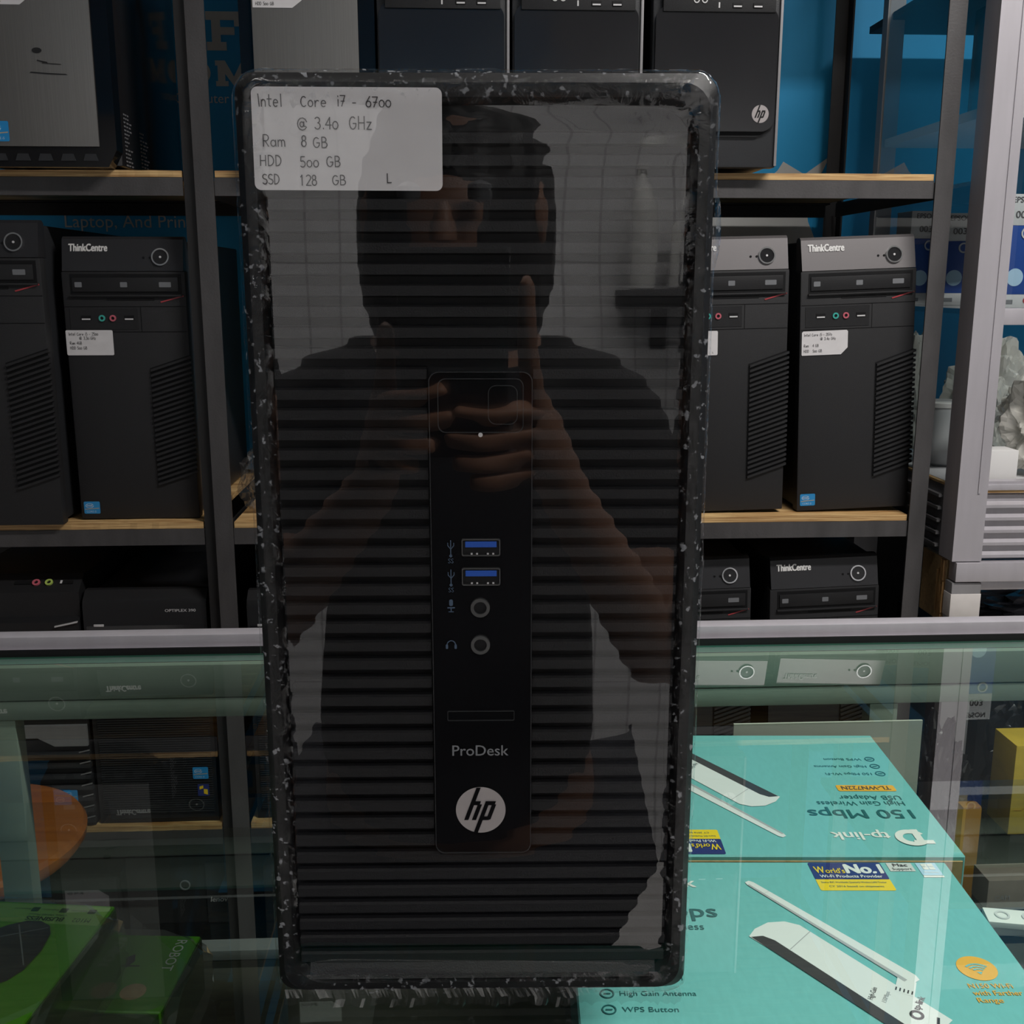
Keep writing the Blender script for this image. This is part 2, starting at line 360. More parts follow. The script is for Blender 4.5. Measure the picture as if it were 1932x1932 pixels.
# hand lettering: strokes on a unit box (baseline 0, cap height 1)
def arc(cx, cy, rx, ry, a0, a1, n=10): return [(cx + rx * math.cos(R(a0 + (a1 - a0) * k / n)), cy + ry * math.sin(R(a0 + (a1 - a0) * k / n))) for k in range(n + 1)]
G = {
 'I': [[(.3, 0), (.2, 1)]], 'n': [[(.1, 0), (.1, .55)], [(.1, .4)] + arc(.32, .35, .2, .2, 150, 0) + [(.52, 0)]], 't': [[(.25, .95), (.25, .1), (.4, 0)], [(.05, .6), (.5, .6)]],
 'e': [[(.08, .3), (.52, .3)] + arc(.3, .28, .24, .28, 10, 310)], 'l': [[(.2, 1), (.22, 0)]], 'C': [arc(.38, .45, .3, .45, 50, 310)], 'o': [arc(.3, .28, .24, .28, 0, 360)],
 'r': [[(.1, .55), (.12, 0)], [(.12, .35)] + arc(.32, .35, .18, .2, 150, 50)], 'i': [[(.2, .6), (.2, 0)], [(.2, .85), (.2, .92)]], 'a': [arc(.28, .27, .22, .27, 40, 400), [(.5, .55), (.52, 0)]],
 'm': [[(.05, 0), (.05, .55)], [(.05, .4)] + arc(.2, .35, .14, .2, 150, 0) + [(.34, 0)], [(.34, .35)] + arc(.48, .35, .14, .2, 150, 0) + [(.64, 0)]],
 'R': [[(.1, 0), (.1, 1)], [(.1, 1)] + arc(.3, .74, .25, .26, 90, -90) + [(.1, .48)], [(.25, .48), (.55, 0)]],
 'G': [arc(.38, .48, .3, .48, 50, 330) + [(.66, .45), (.4, .45)]], 'H': [[(.1, 0), (.1, 1)], [(.6, 0), (.6, 1)], [(.1, .5), (.6, .5)]], 'z': [[(.05, .55), (.45, .55), (.05, 0), (.48, 0)]],
 'B': [[(.1, 0), (.1, 1)], [(.1, 1)] + arc(.28, .76, .22, .24, 90, -90) + [(.1, .52)], [(.1, .52)] + arc(.3, .26, .28, .26, 90, -90) + [(.1, 0)]],
 'D': [[(.1, 0), (.1, 1)], [(.1, 1)] + arc(.2, .5, .42, .5, 90, -90) + [(.1, 0)]], 'S': [arc(.32, .75, .24, .24, 40, 260) + arc(.3, .25, .26, .26, 80, -150)],
 'L': [[(.1, 1), (.1, 0), (.55, .02)]], '@': [arc(.5, .5, .45, .52, 20, 330), arc(.46, .47, .18, .22, 0, 360), [(.66, .7), (.68, .3), (.85, .3)]],
 '-': [[(.1, .35), (.5, .35)]], '.': [[(.15, .02), (.15, .09)]], '0': [arc(.3, .33, .25, .33, 0, 360)], '1': [[(.1, .8), (.25, 1), (.25, 0)]],
 '2': [arc(.3, .74, .25, .26, 150, -40) + [(.05, 0), (.58, 0)]], '3': [arc(.28, .76, .23, .24, 150, -80) + arc(.28, .27, .27, .27, 80, -150)], '4': [[(.45, 0), (.45, 1), (.05, .35), (.6, .35)]],
 '5': [[(.52, 1), (.15, 1), (.12, .58)] + arc(.3, .3, .26, .3, 120, -140)], '6': [[(.45, 1), (.12, .45)] + arc(.32, .28, .24, .28, 180, 540)], '7': [[(.05, .95), (.55, .95), (.2, 0)], [(.15, .45), (.5, .45)]],
 '8': [arc(.3, .76, .2, .23, 270, 630), arc(.3, .27, .25, .27, 90, 450)],
}
ADV = {'I': .42, 'l': .4, 'i': .38, '.': .32, 'm': .8, '@': 1.15, ' ': .5, 'C': .78, 'G': .8, 'H': .78, 'R': .72, 'D': .75}
def handwriting(lines, mat, parent, mx, wd, name='handwriting', d=.0003):
    """lines: (text, x, y, cap height, width factor)"""
    b = B(); rnd = random.Random(3)
    for st, x, y, h, k in lines:
        for ch in st:
            for pl in G.get(ch, []):
                jx = rnd.uniform(-.02, .02); pts = [Vector((x + (px + jx) * h * k, y + py * h)) for px, py in pl]
                for p, q in zip(pts, pts[1:]):
                    t = q - p
                    if t.length < 1e-7: continue
                    t.normalize(); n = Vector((-t.y, t.x)) * wd / 2; e = t * wd * .3
                    b.bm.faces.new([b.bm.verts.new(mx @ Vector((c.x, c.y, d))) for c in (p - n - e, q - n + e, q + n + e, p + n - e)])
            x += ADV.get(ch, .66) * h * k
    return b.build(name, mat, parent, False)
def hp_badge(cx, cz, r, parent, mx, name, dark):
    """round silver badge with two slanted letters cut through it"""
    flat(circ(cx, cz, r, n=48), M['logo'], parent, mx, name, .0004)
    sl = .36                                                        # slant
    def bar(x, z0, z1, w): return [(cx + r * (x + z0 * sl), cz + r * z0), (cx + r * (x + w + z0 * sl), cz + r * z0), (cx + r * (x + w + z1 * sl), cz + r * z1), (cx + r * (x + z1 * sl), cz + r * z1)]
    P = [bar(-.52, -.42, .985, .17), bar(-.21, -.42, .26, .17), bar(-.40, .23, .40, .27),
         bar(.06, -.985, .40, .17), bar(.36, -.40, .26, .17), bar(.17, .23, .40, .30), bar(.17, -.42, -.26, .30)]
    flats(P, dark, parent, mx, 'letters', .0007)

def crumple(name, mats, c, sz, seed, amp=.25, sub=4, freq=3.0, parent=None, flatb=True):
    bm = bmesh.new(); bmesh.ops.create_icosphere(bm, subdivisions=sub, radius=1)
    for v in bm.verts:
        p = v.co.copy(); q = p * freq + Vector((seed * 7.1, seed * 3.3, seed))
        n = mnoise.noise(q) + .5 * mnoise.noise(q * 2.1) - .6 * abs(mnoise.noise(q * 1.7 + Vector((9, 4, 1))))
        p *= 1 + amp * n
        if flatb: p.z = max(p.z, -.72)
        v.co = Vector((c[0] + p.x * sz[0], c[1] + p.y * sz[1], c[2] + p.z * sz[2]))
    me = bpy.data.meshes.new(name); bm.to_mesh(me); bm.free(); me.materials.append(mats)
    o = bpy.data.objects.new(name, me); COL.objects.link(o)
    if parent: o.parent = parent
    return o

# ------------------------------------------------------------------ the room
def slab(name, x0, x1, y0, y1, z0, z1, m): return struct(B().box(x0, x1, y0, y1, z0, z1).build(name, m, None, False))
RX0, RX1, RY0, RY1 = -2.3, 2.5, -1.75, 2.10
slab('floor', RX0 - .1, RX1 + .1, RY0 - .1, RY1 + .1, -ZC - .1, -ZC, M['floormat'])
slab('ceiling', RX0 - .1, RX1 + .1, RY0 - .1, RY1 + .1, CEIL, CEIL + .1, M['ceilmat'])
wall_back = slab('wall_back', RX0 - .1, RX1 + .1, RY1, RY1 + .1, -ZC, CEIL, M['bluewall'])
slab('wall_front', RX0 - .1, RX1 + .1, RY0 - .1, RY0, -ZC, CEIL, M['tiles'])
slab('wall_left', RX0 - .1, RX0, RY0, RY1, -ZC, CEIL, M['sidewall'])
slab('wall_right', RX1, RX1 + .1, RY0, RY1, -ZC, CEIL, M['sidewall'])

slab('shade_panel_1', RX0, RX1, RY1 - .006, RY1, -ZC, -.12, M['rackdark'])  # added dark panel: the shade on the lower blue wall as a colour

# painted shop lettering and star on the blue wall
WF = FRONT(0, RY1 - .002, 0)
def slabF(x, z, w, h):
    t = h * .22; s = w * .26
    return [[(x, z), (x + s * 2.2, z), (x + s * 2.2, z + t), (x, z + t)], [(x + s * .6, z), (x + s * 1.6, z), (x + s * 1.6, z + h), (x + s * .6, z + h)],
            [(x, z + h - t), (x + w, z + h - t), (x + w, z + h), (x, z + h)], [(x + w - s * .7, z + h * .62), (x + w, z + h * .62), (x + w, z + h), (x + w - s * .7, z + h)],
            [(x + s, z + h * .40), (x + w * .82, z + h * .40), (x + w * .82, z + h * .60), (x + s, z + h * .60)]]
def slabM(x, z, w, h):
    t = h * .2
    return [[(x, z), (x + w * .34, z), (x + w * .34, z + t), (x, z + t)], [(x + w * .66, z), (x + w, z), (x + w, z + t), (x + w * .66, z + t)],
            [(x + w * .06, z), (x + w * .26, z), (x + w * .26, z + h), (x + w * .06, z + h)], [(x + w * .74, z), (x + w * .94, z), (x + w * .94, z + h), (x + w * .74, z + h)],
            [(x, z + h), (x + w * .5, z), (x + w * .5, z + h * .38), (x + w * .27, z + h)][::-1], [(x + w, z + h), (x + w * .73, z + h), (x + w * .5, z + h * .38), (x + w * .5, z)][::-1],
            [(x, z + h - t), (x + w * .26, z + h - t), (x + w * .26, z + h), (x, z + h)], [(x + w * .74, z + h - t), (x + w, z + h - t), (x + w, z + h), (x + w * .74, z + h)]]
M['signwhite'] = pm('sign_white', (.62, .62, .60), .6)
flats(slabF(-.447, .697, .062, .066), M['signwhite'], wall_back, WF, 'lettering', 0, .0002)
flats([[(-.470 + .027 * math.cos(a) * k, .659 + .023 * math.sin(a) * k) for a, k in ((2 * math.pi * i / 24, 1), (2 * math.pi * (i + 1) / 24, 1), (2 * math.pi * (i + 1) / 24, .42), (2 * math.pi * i / 24, .42))] for i in range(24)], M['signwhite'], wall_back, WF, 'lettering', 0, 0)
flats(slabM(-.434, .636, .066, .044), M['signwhite'], wall_back, WF, 'lettering', 0, .0002)
text('Computer', .100, M['signwhite'], wall_back, FRONT(-.512, RY1 - .002, .607))
text('Laptop, And Printer', .262, M['signwhite'], wall_back, FRONT(-.726, RY1 - .002, .386))
flat([(.40, .20), (.70, .20), (.697, .355), (.676, .40), (.671, .432), (.711, .520), (.664, .487), (.622, .510), (.612, .494), (.585, .470), (.44, .452), (.43, .40)], M['signwhite'], wall_back, WF, 'star')

# blue header board high on the wall behind the photographer
hb = B().box(-2.0, .42, RY1 - 0, RY1 + 0, 0, 0) if False else B().box(-2.0, .40, RY0 + .001, RY0 + .02, .98, 1.55, .004)
tag(hb.build('header_board', M['bluewall']), 'blue header board high on the tiled wall, seen only mirrored', 'board')

# ceiling lamps: pale housings over the tubes
for i, (x, y, l, w, p, rz) in enumerate(LIGHTS):
    t = thing('ceiling_lamp', ['fluorescent ceiling lamp above the shelf aisle on the right', 'fluorescent ceiling lamp behind the photographer on the left', 'fluorescent ceiling lamp behind the photographer on the right'][i], 'lamp', (x, y, CEIL), (0, 0, R(rz)))
    B().box(-l / 2 - .03, l / 2 + .03, -w / 2 - .02, w / 2 + .02, -.06, 0, .006).build('housing', M['ceilmat'], t)
    for sx in (-1, 1): B().box(sx * (l / 2 + .01) - .02, sx * (l / 2 + .01) + .02, -w / 2, w / 2, -.10, -.058, .004).build('end_cap', M['ceilmat'], t)

def WBo(b, name, m, parent, **k):
    """build world-coordinate geometry as a child of a thing standing at parent.location"""
    return b.xf(Matrix.Translation(-Vector(parent.location))).build(name, m, parent, **k)

# ------------------------------------------------------------------ the display counter in front
ctr = thing('display_counter', 'glass-topped aluminium display counter the wrapped tower stands on', 'counter', (0, .53, -ZC))
CX0, CX1, CY0, CY1 = -.62, .62, .345, .829
b = B().box(CX0 + .01, CX1 - .01, CY0, CY1 - .012, -.008, 0)
b.bm.faces.ensure_lookup_table()
for f in b.bm.faces: f.material_index = 0 if f.normal.z > .5 else (1 if f.normal.z < -.5 else 2)
WBo(b, 'glass_top', [M['glass'], M['under'], M['glassedge']], ctr, smooth=False)
WBo(B().box(CX0, CX1, CY1 - .011, CY1 + .012, -.006, .0015, .001).box(CX0, CX1, CY1 - .004, CY1 + .012, -.006, .0115, .0012), 'top_rail', M['alu'], ctr)
WBo(B().box(CX0, CX1, CY1 - .0125, CY1 - .0105, -.002, .0035), 'gasket', M['black'], ctr)
WBo(B().box(CX0, CX1, .810, .829, -.0360, -.0085, .001), 'back_rail', M['sage'], ctr)
WBo(B().box(CX0, CX1, .8105, .827, -.0525, -.0368, .0008), 'back_rail', M['sage'], ctr)
WBo(B().box(CX0, CX1, CY0 - .004, CY0 + .006, -.03, -.0085, .001), 'front_rail', M['alud'], ctr)
for px in (-.3755, .336):
    WBo(B().box(px, px + .0235, .8115, .828, -.262, -.053, .001), 'back_post', M['sage'], ctr)
for sx, x in ((-1, CX0), (1, CX1)):
    for y in (CY0, CY1 - .022): WBo(B().box(x - .012, x + .012, y - .012, y + .012, -ZC, -.0085, .001), 'corner_post', M['alu'], ctr)
    WBo(B().box(x - .003, x + .003, CY0 + .013, CY1 - .036, -.275, -.009), 'side_glass', M['pane'], ctr, smooth=False)
WBo(B().box(CX0, CX1, .812, .829, -.2715, -.2625, .0008), 'lower_rail', M['alud'], ctr)
WBo(B().box(CX0 + .013, CX1 - .013, CY0 + .0, .811, -.292, -.278), 'deck', M['deck'], ctr)
WBo(B().box(CX0 + .013, CX1 - .013, .813, .825, -ZC + .05, -.273), 'back_panel', M['deck'], ctr)
WBo(B().box(CX0 + .013, CX1 - .013, CY0 - .003, CY0 + .004, -ZC + .05, -.031), 'front_panel', M['deck'], ctr)
b = B().box(CX0 + .013, CX1 - .013, CY0 + .008, .775, -.111, -.105)
for f in b.bm.faces: f.material_index = 0 if f.normal.z > .5 else 1
WBo(b, 'inner_shelf', [M['pane'], M['under']], ctr, smooth=False)
for sx in (-1, 1):
    for y in (.38, .74): WBo(B().box(sx * .607 - .02, sx * .607 + .02, y - .01, y + .01, -.118, -.1115), 'shelf_bracket', M['alu'], ctr)

# ------------------------------------------------------------------ the storage rack behind
rack = thing('storage_rack', 'dark grey slotted steel rack with plywood shelves full of towers', 'rack', (-.15, 1.81, -ZC))
RT = 1.25
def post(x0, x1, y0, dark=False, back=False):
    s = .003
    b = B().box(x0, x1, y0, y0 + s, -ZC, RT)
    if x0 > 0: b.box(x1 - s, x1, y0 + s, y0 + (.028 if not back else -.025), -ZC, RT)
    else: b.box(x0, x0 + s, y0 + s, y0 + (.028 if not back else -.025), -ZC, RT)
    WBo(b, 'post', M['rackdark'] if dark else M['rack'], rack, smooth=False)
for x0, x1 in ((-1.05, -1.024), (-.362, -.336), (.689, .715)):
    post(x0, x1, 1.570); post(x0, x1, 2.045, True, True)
WBo(B().box(-.3785, -.3625, 1.577, 1.580, -ZC, RT), 'post', M['rackdark'], rack, smooth=False)  # adjoining post of the same paint, coloured darker for the shade on it
LV = {'up': .438, 'mid': -.063, 'low': -.552, 'base': -1.085}
bays = ((-1.023, -.3795), (-.3355, .6885))
rnd = random.Random(5)
for zt in list(LV.values()) + [.99]:
    for bx0, bx1 in bays:
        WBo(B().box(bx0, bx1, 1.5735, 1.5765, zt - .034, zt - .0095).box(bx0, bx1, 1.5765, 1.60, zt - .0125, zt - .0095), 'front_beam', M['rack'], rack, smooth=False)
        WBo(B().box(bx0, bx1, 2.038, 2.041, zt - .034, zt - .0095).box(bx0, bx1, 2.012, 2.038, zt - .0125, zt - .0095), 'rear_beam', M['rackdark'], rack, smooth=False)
        # plywood board with a slightly ragged, wavy front edge
        bm = bmesh.new(); n = 60; rows = []
        for i in range(n + 1):
            x = bx0 + .001 + (bx1 - bx0 - .002) * i / n; w = .0007 * math.sin(i * .31 + zt * 40) + .0005 * rnd.uniform(-1, 1); q = rnd.uniform(-.0006, .0006)
            rows.append([bm.verts.new(p) for p in ((x, 1.5745 + q, zt - .009), (x, 1.5745 + q, zt + w * .4), (x, 2.036, zt), (x, 2.036, zt - .009))])
        for i in range(n):
            for j in range(4): bm.faces.new((rows[i][j], rows[i][(j + 1) % 4], rows[i + 1][(j + 1) % 4], rows[i + 1][j]))
        bm.faces.new(rows[0][::-1]); bm.faces.new(rows[-1]); bmesh.ops.recalc_face_normals(bm, faces=bm.faces)
        bb = B(); bb.bm.free(); bb.bm = bm; WBo(bb, 'shelf_board', M['ply'], rack, smooth=False)
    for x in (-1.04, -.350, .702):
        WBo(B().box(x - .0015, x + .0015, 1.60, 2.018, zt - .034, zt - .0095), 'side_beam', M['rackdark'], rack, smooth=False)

# ------------------------------------------------------------------ towers on the rack
def intel_sticker(parent, x, z, w, h, y=-.0006, windows=False):
    mx = FRONT(x, y, z)
    st = flat(rrect(0, w, 0, h, w * .08), M['intel'], parent, mx, 'sticker', 0)
    c = (w * .36, h * .66)
    flats([[(c[0] + w * .26 * math.cos(a) * k, c[1] + h * .19 * math.sin(a) * k) for a, k in ((R(t), 1), (R(t + 20), 1), (R(t + 20), .82), (R(t), .82))] for t in range(20, 360, 20)], M['intel2'], st, mx, 'swirl', .0002)
    text('intel', w * .32, M['white'], st, mx @ Matrix.Translation((w * .2, h * .60, .0002)), 'lettering')
    flat([(w * .05, h * .34), (w * .95, h * .42), (w * .95, h * .48), (w * .05, h * .40)], M['foam'], st, mx, 'stripe', .0002)
    text('CORE i5', w * .6, M['intel2'], st, mx @ Matrix.Translation((w * .15, h * .10, .0002)), 'lettering')
    return st
def usb_port(parent, x, z, w=.014, h=.0065, y=-.0005):
    B().box(x - w / 2, x + w / 2, y - .0008, y + .002, z - h / 2, z + h / 2).build('usb_port', M['black'], parent, False)
    B().box(x - w / 2 + .001, x + w / 2 - .001, y - .0014, y - .0006, z - h / 2 + .0004, z - h / 2 + .0024).build('usb_tongue', M['silver'], parent, False)
def audio_jack(parent, x, z, m, r=.0046, y=-.0012):
    B().ring((x, y, z), r, r * .52, .0022, 'y', 24).build('audio_jack', m, parent)
    B().cyl((x, y + .0006, z), r * .54, .001, 'y', 20).build('jack_hole', M['black'], parent)
def power_button(parent, x, y, z, tilt, r=.0125):
    mt = Matrix.Translation((x, y, z)) @ Matrix.Rotation(tilt, 4, 'X')
    p = B().ring((0, -.001, 0), r, r * .84, .003, 'y', 40).xf(mt).build('power_button', M['chrome'], parent)
    B().cyl((0, -.0002, 0), r * .85, .0016, 'y', 36).xf(mt).build('button_face', M['gloss'], p)
    B().cyl((0, -.0013, 0), r * .13, .0012, 'y', 14).xf(mt).build('button_mark', M['silver'], p)

TW, TH = .175, .412
def workstation(label, loc, rot, band='gun', lab=None, letters=True):
    """black office tower: slanted band with badge and ring button, optical drive, port strip, slanting vent slats"""
    t = thing('desktop_tower', label, 'computer', loc, rot, 'black office towers with slanting vents')
    hw = TW / 2
    B().box(-hw + .003, hw - .003, .022, .40, .004, TH - .006, .003).build('case', M['steel'], t)
    B().box(-hw, hw, 0, .0218, 0, TH - .049, .0025).build('front_bezel', M['plastic'], t)
    # slanted top band (leans back) as a profile along x
    zb = TH - .0485
    bd = B().prism([(.0, zb), (.030, zb), (.030, TH - .004), (.024, TH), (.014, TH), (.0095, TH - .004)], -hw + .002, hw - .002, 'yz')
    bd.build('top_band', M[band], t)
    tilt = -math.atan2(.0095, .0445)
    def onband(z): return .0095 * (z - zb) / .0445
    if letters:
        z0 = TH - .0205
        text('ThinkCentre', .054, M['white'], t, Matrix.Translation((-hw + .012, onband(z0) - .0009, z0)) @ Matrix.Rotation(tilt, 4, 'X') @ FRONT(0, 0, 0), 'lettering', height=.0104, bold=.05)
    zc = TH - .029; power_button(t, hw - .034, onband(zc) - .0002, zc, tilt)
    for dx in (.058, .049): B().cyl((hw - dx, onband(zc) - .0003, zc - .0008), .0017, .0012, 'y', 14).build('indicator_light', M['black'], t)
    # optical drive recess
    d = B().box(-hw + .012, hw - .006, -.0006, .003, TH - .0815, TH - .0525).build('drive_bay', M['black'], t, False)
    B().box(-hw + .015, hw - .010, -.0022, .002, TH - .0775, TH - .0575, .0006).build('drive_front', M['plastic2'], d)
    B().box(-hw + .011, hw - .005, -.004, .001, TH - .0845, TH - .0818, .0006).build('bay_ledge', M['plastic'], t)
    for x0, x1 in ((.019, .029), (.083, .093), (.138, .155)): flat(rrect(-hw + x0, -hw + x1, TH - .0712, TH - .0640, .001), M['greyprint'], d, FRONT(0, -.0024, 0), 'drive_mark')
    B().box(-hw + .062, -hw + .130, -.0008, .001, TH - .0895, TH - .0865).build('card_slot', M['black'], t, False)
    flat([(hw - .037, TH - .0915), (hw - .036, TH - .0932), (hw - .003, TH - .0843), (hw - .004, TH - .0826)][::-1], M['red'], t, FRONT(0, -.0008, 0), 'red_stripe')
    sm = B()
    for z in (TH - .0985, TH - .1345): sm.box(-hw + .002, hw - .001, -.0004, .001, z - .0005, z + .0005)
    sm.box(hw - .0665, hw - .0655, -.0004, .001, TH - .1345, TH - .0985); sm.build('seam', M['black'], t, False)
    B().box(-hw + .008, hw - .070, -.0006, .001, TH - .131, TH - .101).build('port_panel', M['plastic2'], t, False)
    for x in (.031, .092): usb_port(t, -hw + x, TH - .1145)
    audio_jack(t, -hw + .0535, TH - .1150, M['jackgreen']); audio_jack(t, -hw + .0690, TH - .1150, M['jackpink'])
    # vents: dark backing and slanting slats that wrap the edge
    xl, xr = hw - .0585, hw
    B().prism([(xl, TH - .362), (xr - .0005, TH - .340), (xr - .0005, TH - .168), (xl, TH - .187)], -.0006, .002).build('vent_recess', M['black'], t, False)
    v = B()
    for k in range(24):
        zl = TH - .190 - k * .00735; dz = .0195
        v.prism([(xl + .0015, zl - .0022), (xr + .0022, zl + dz - .0022), (xr + .0022, zl + dz + .0012), (xl + .0015, zl + .0012)], -.0038, .004)
    v.build('vent_grille', M['plastic'], t, False)
    intel_sticker(t, -hw + .005, TH - .4035, .0235, .0185)
    if lab:
        x0, z1, w, h, lines, cut = lab
        mx = FRONT(-hw + x0, -.0010, TH - z1 - h)
        pts = rrect(0, w, 0, h, .002) if not cut else [(0, .001), (.001, 0), (w - .010, 0), (w, .010), (w, h - .002), (w - .002, h), (.002, h), (0, h - .002)]
        pl = flat(pts, M['label'], t, mx, 'paper_label')
        handwriting([(s, x, y, hh, k) for s, x, y, hh, k in lines], M['ink'], pl, mx, .00045)
    return t

labB = (.0, .132, .067, .036, [('Intel Core i5 - 2500', .004, .0285, .0042, .85), ('@ 3.30 GHz', .019, .0225, .0042, .85), ('Ram 4GB', .005, .0155, .0042, .85), ('HDD 500 GB', .005, .0085, .0042, .85)], False)
labD = (.003, .1365, .070, .036, [('Intel Core i5 - 3570', .003, .0285, .0040, .9), ('@ 3.40 GHz', .028, .0222, .0040, .9), ('Ram   4 GB', .003, .0125, .0040, .9), ('HDD   500 GB', .003, .0045, .0040, .9)], True)
labC = (.003, .1365, .066, .036, [('Intel Core i5 - 3570', .003, .0285, .0040, .9), ('Ram   4 GB', .003, .0125, .0040, .9), ('L', .058, .003, .0022, 1.2)], False)
workstation('black office tower at the left picture edge of the middle shelf, no paper label', (-.669, 1.562, LV['mid'] + .0012), (0, 0, 0), 'gunshade', None, True).scale = (1.03, 1, 1.05)
workstation('black office tower with a white paper label left of the dark rack post', (-.478, 1.600, LV['mid'] + .0012), (0, 0, 0), 'gunshade', labB)
workstation('black tower with grey top band half hidden by the wrapped tower', (.413, 1.600, LV['mid'] + .0033), (R(0), R(-1.3), 0), 'gun', labC)
workstation('black tower with clipped paper label at the right end of the middle shelf', (.6105, 1.600, LV['mid'] + .0047), (R(0), R(-2.2), 0), 'gun', labD)
workstation('black tower on the lower right shelf cut off by the wrapped tower', (.380, 1.600, LV['low'] + .0036), (R(0), R(-1.5), 0), 'gunshade', None)
workstation('black tower with light lettering at the right end of the lower shelf', (.588, 1.600, LV['low'] + .0044), (R(0), R(-2), 0), 'gunshade', None)

def brushed_tower(label, x1, lettered, loc_y, sticker, paper, wdt, scr):
    t = thing('desktop_tower', label, 'computer', (x1 - wdt / 2, loc_y, LV['up'] + .001), (0, 0, 0), 'tall grey fronted towers')
    hw = wdt / 2; hh = .40
    B().box(-hw + .001, hw - .001, .03, .36, .004, hh - .004, .002).build('case', M['gloss'], t)
    # bezel with bevelled lower corner, open foot vents
    bz = B().prism([(-hw + .012, .0), (hw - .012, .0), (hw, .022), (hw, hh), (-hw, hh), (-hw, .022)], .002, .0295)
    bz.build('front_bezel', M['gloss2'], t)
    B().box(-hw + .018, hw - .022, -.002, .0022, .026, hh - .004, .001).build('brushed_panel', M['brush'], t)
    for k in range(5):
        x = -hw + .02 + k * .030
        B().prism([(x, .008), (x + .020, .008), (x + .017, .017), (x + .003, .017)], .0008, .0025).build('foot_vent', M['steel'], t, False)
    if sticker: intel_sticker(t, -hw + .020, .032, .026, .026, -.0026)
    if paper:
        pl = flat([(-.070, .203), (-.018, .203), (-.003, .214), (-.003, .241), (-.070, .241)], M['label'], t, FRONT(0, -.0026, 0), 'paper_label')
        handwriting([('HDD 500 GB', -.066, .206, .004, .9)], M['ink'], pl, FRONT(0, -.0026, 0), .00045)
    if scr:
        def smear(x, z, w, h): return [(x, z), (x + w * .5, z - h * .6), (x + w, z - h * .9), (x + w * .95, z - h * .4), (x + w * .45, z), (x + w * .05, z + h * .5)]
        flats([smear(-.002, .134, .014, .003), smear(-.013, .119, .050, .0028), smear(.004, .131, .026, .0018)], M['plastic2'], t, FRONT(0, -.0026, 0), 'smudge')
        flat(circ(-.001, .147, .0065, .0036, 14), M['plastic2'], t, FRONT(0, -.0026, 0), 'smudge')
    if lettered:
        sp = B()
        rr = random.Random(2)
        for col, (y0, y1, n) in enumerate(((.045, .085, 14), (.12, .17, 11))):
            for k in range(n):
                z = .006 + k * .0052; ln = rr.uniform(.3, 1) * (y1 - y0)
                for w in range(3):
                    a = y0 + ln * w / 3; sp.bm.faces.new([sp.bm.verts.new((hw - .0006, yy, zz)) for yy, zz in ((a, z), (a + ln / 3 * rr.uniform(.4, .9), z), (a + ln / 3 * .8, z + .0022), (a, z + .0022))])
        sp.build('printed_notes', M['greyprint'], t, False)
    return t
brushed_tower('large grey brushed tower at the upper left picture corner', -.458, True, 1.545, True, True, .185, True)
brushed_tower('grey brushed tower right of the wall lettering, behind the wrapped tower', -.106, False, 1.545, False, True, .180, False)

def glossy_tower(label, x0, yaw):
    wd, hh = .178, .385
    t = thing('desktop_tower', label, 'computer', (x0 + wd / 2, 1.545, LV['up'] + .005), (0, 0, R(yaw)), 'glossy black towers on the top shelf')
    hw = wd / 2
    B().box(-hw + .002, hw - .002, .024, .36, .003, hh - .003, .002).build('case', M['steel'], t)
    B().box(-hw, hw, .004, .0238, 0, hh, .003).build('front_bezel', M['steel'], t)
    B().box(hw - .0035, hw + .0005, .001, .023, .002, hh, .001).build('edge_trim', M['alud'], t)
    # convex gloss door with rounded lower corners over a slanting shadow gap
    B().prism([(-hw + .003, .040), (hw - .03, .040), (hw - .008, .052), (hw - .006, .06), (-hw + .003, .06)], .0005, .005).build('shadow_gap', M['black'], t, False)
    pts = rrect(-hw + .003, hw - .007, .047, .208, .018, 8)
    B().prism(pts, -.004, .0045).build('gloss_door', M['gloss'], t)
    pp = B().box(-hw + .012, hw - .012, -.006, .004, .200, .262, .0012).build('port_panel', M['plastic2'], t)
    for x in (.036, .064):
        usb_port(t, x - .012, .2085, .013, .006, -.0062)
    flat([(.028 - .030, .205), (.030 - .030, .205), (.030 - .030, .212), (.028 - .030, .212)], M['silver'], t, FRONT(0, -.0064, 0), 'usb_mark')
    for x in (-.012, -.001): B().ring((x - .02, -.0064, .2145), .004, .0025, .001, 'y', 20).build('audio_jack', M['silver'], t)
    hp_badge(hw - .027, .070, .0118, t, FRONT(0, -.0043, 0), 'badge', M['black'])
    return t
glossy_tower('glossy black tower nearest the grey one on the top shelf', -.1035, 0)
glossy_tower('glossy black tower in the middle of three on the top shelf', .0785, 0)
glossy_tower('glossy black tower with round silver badge beside the bare blue wall', .270, 0)

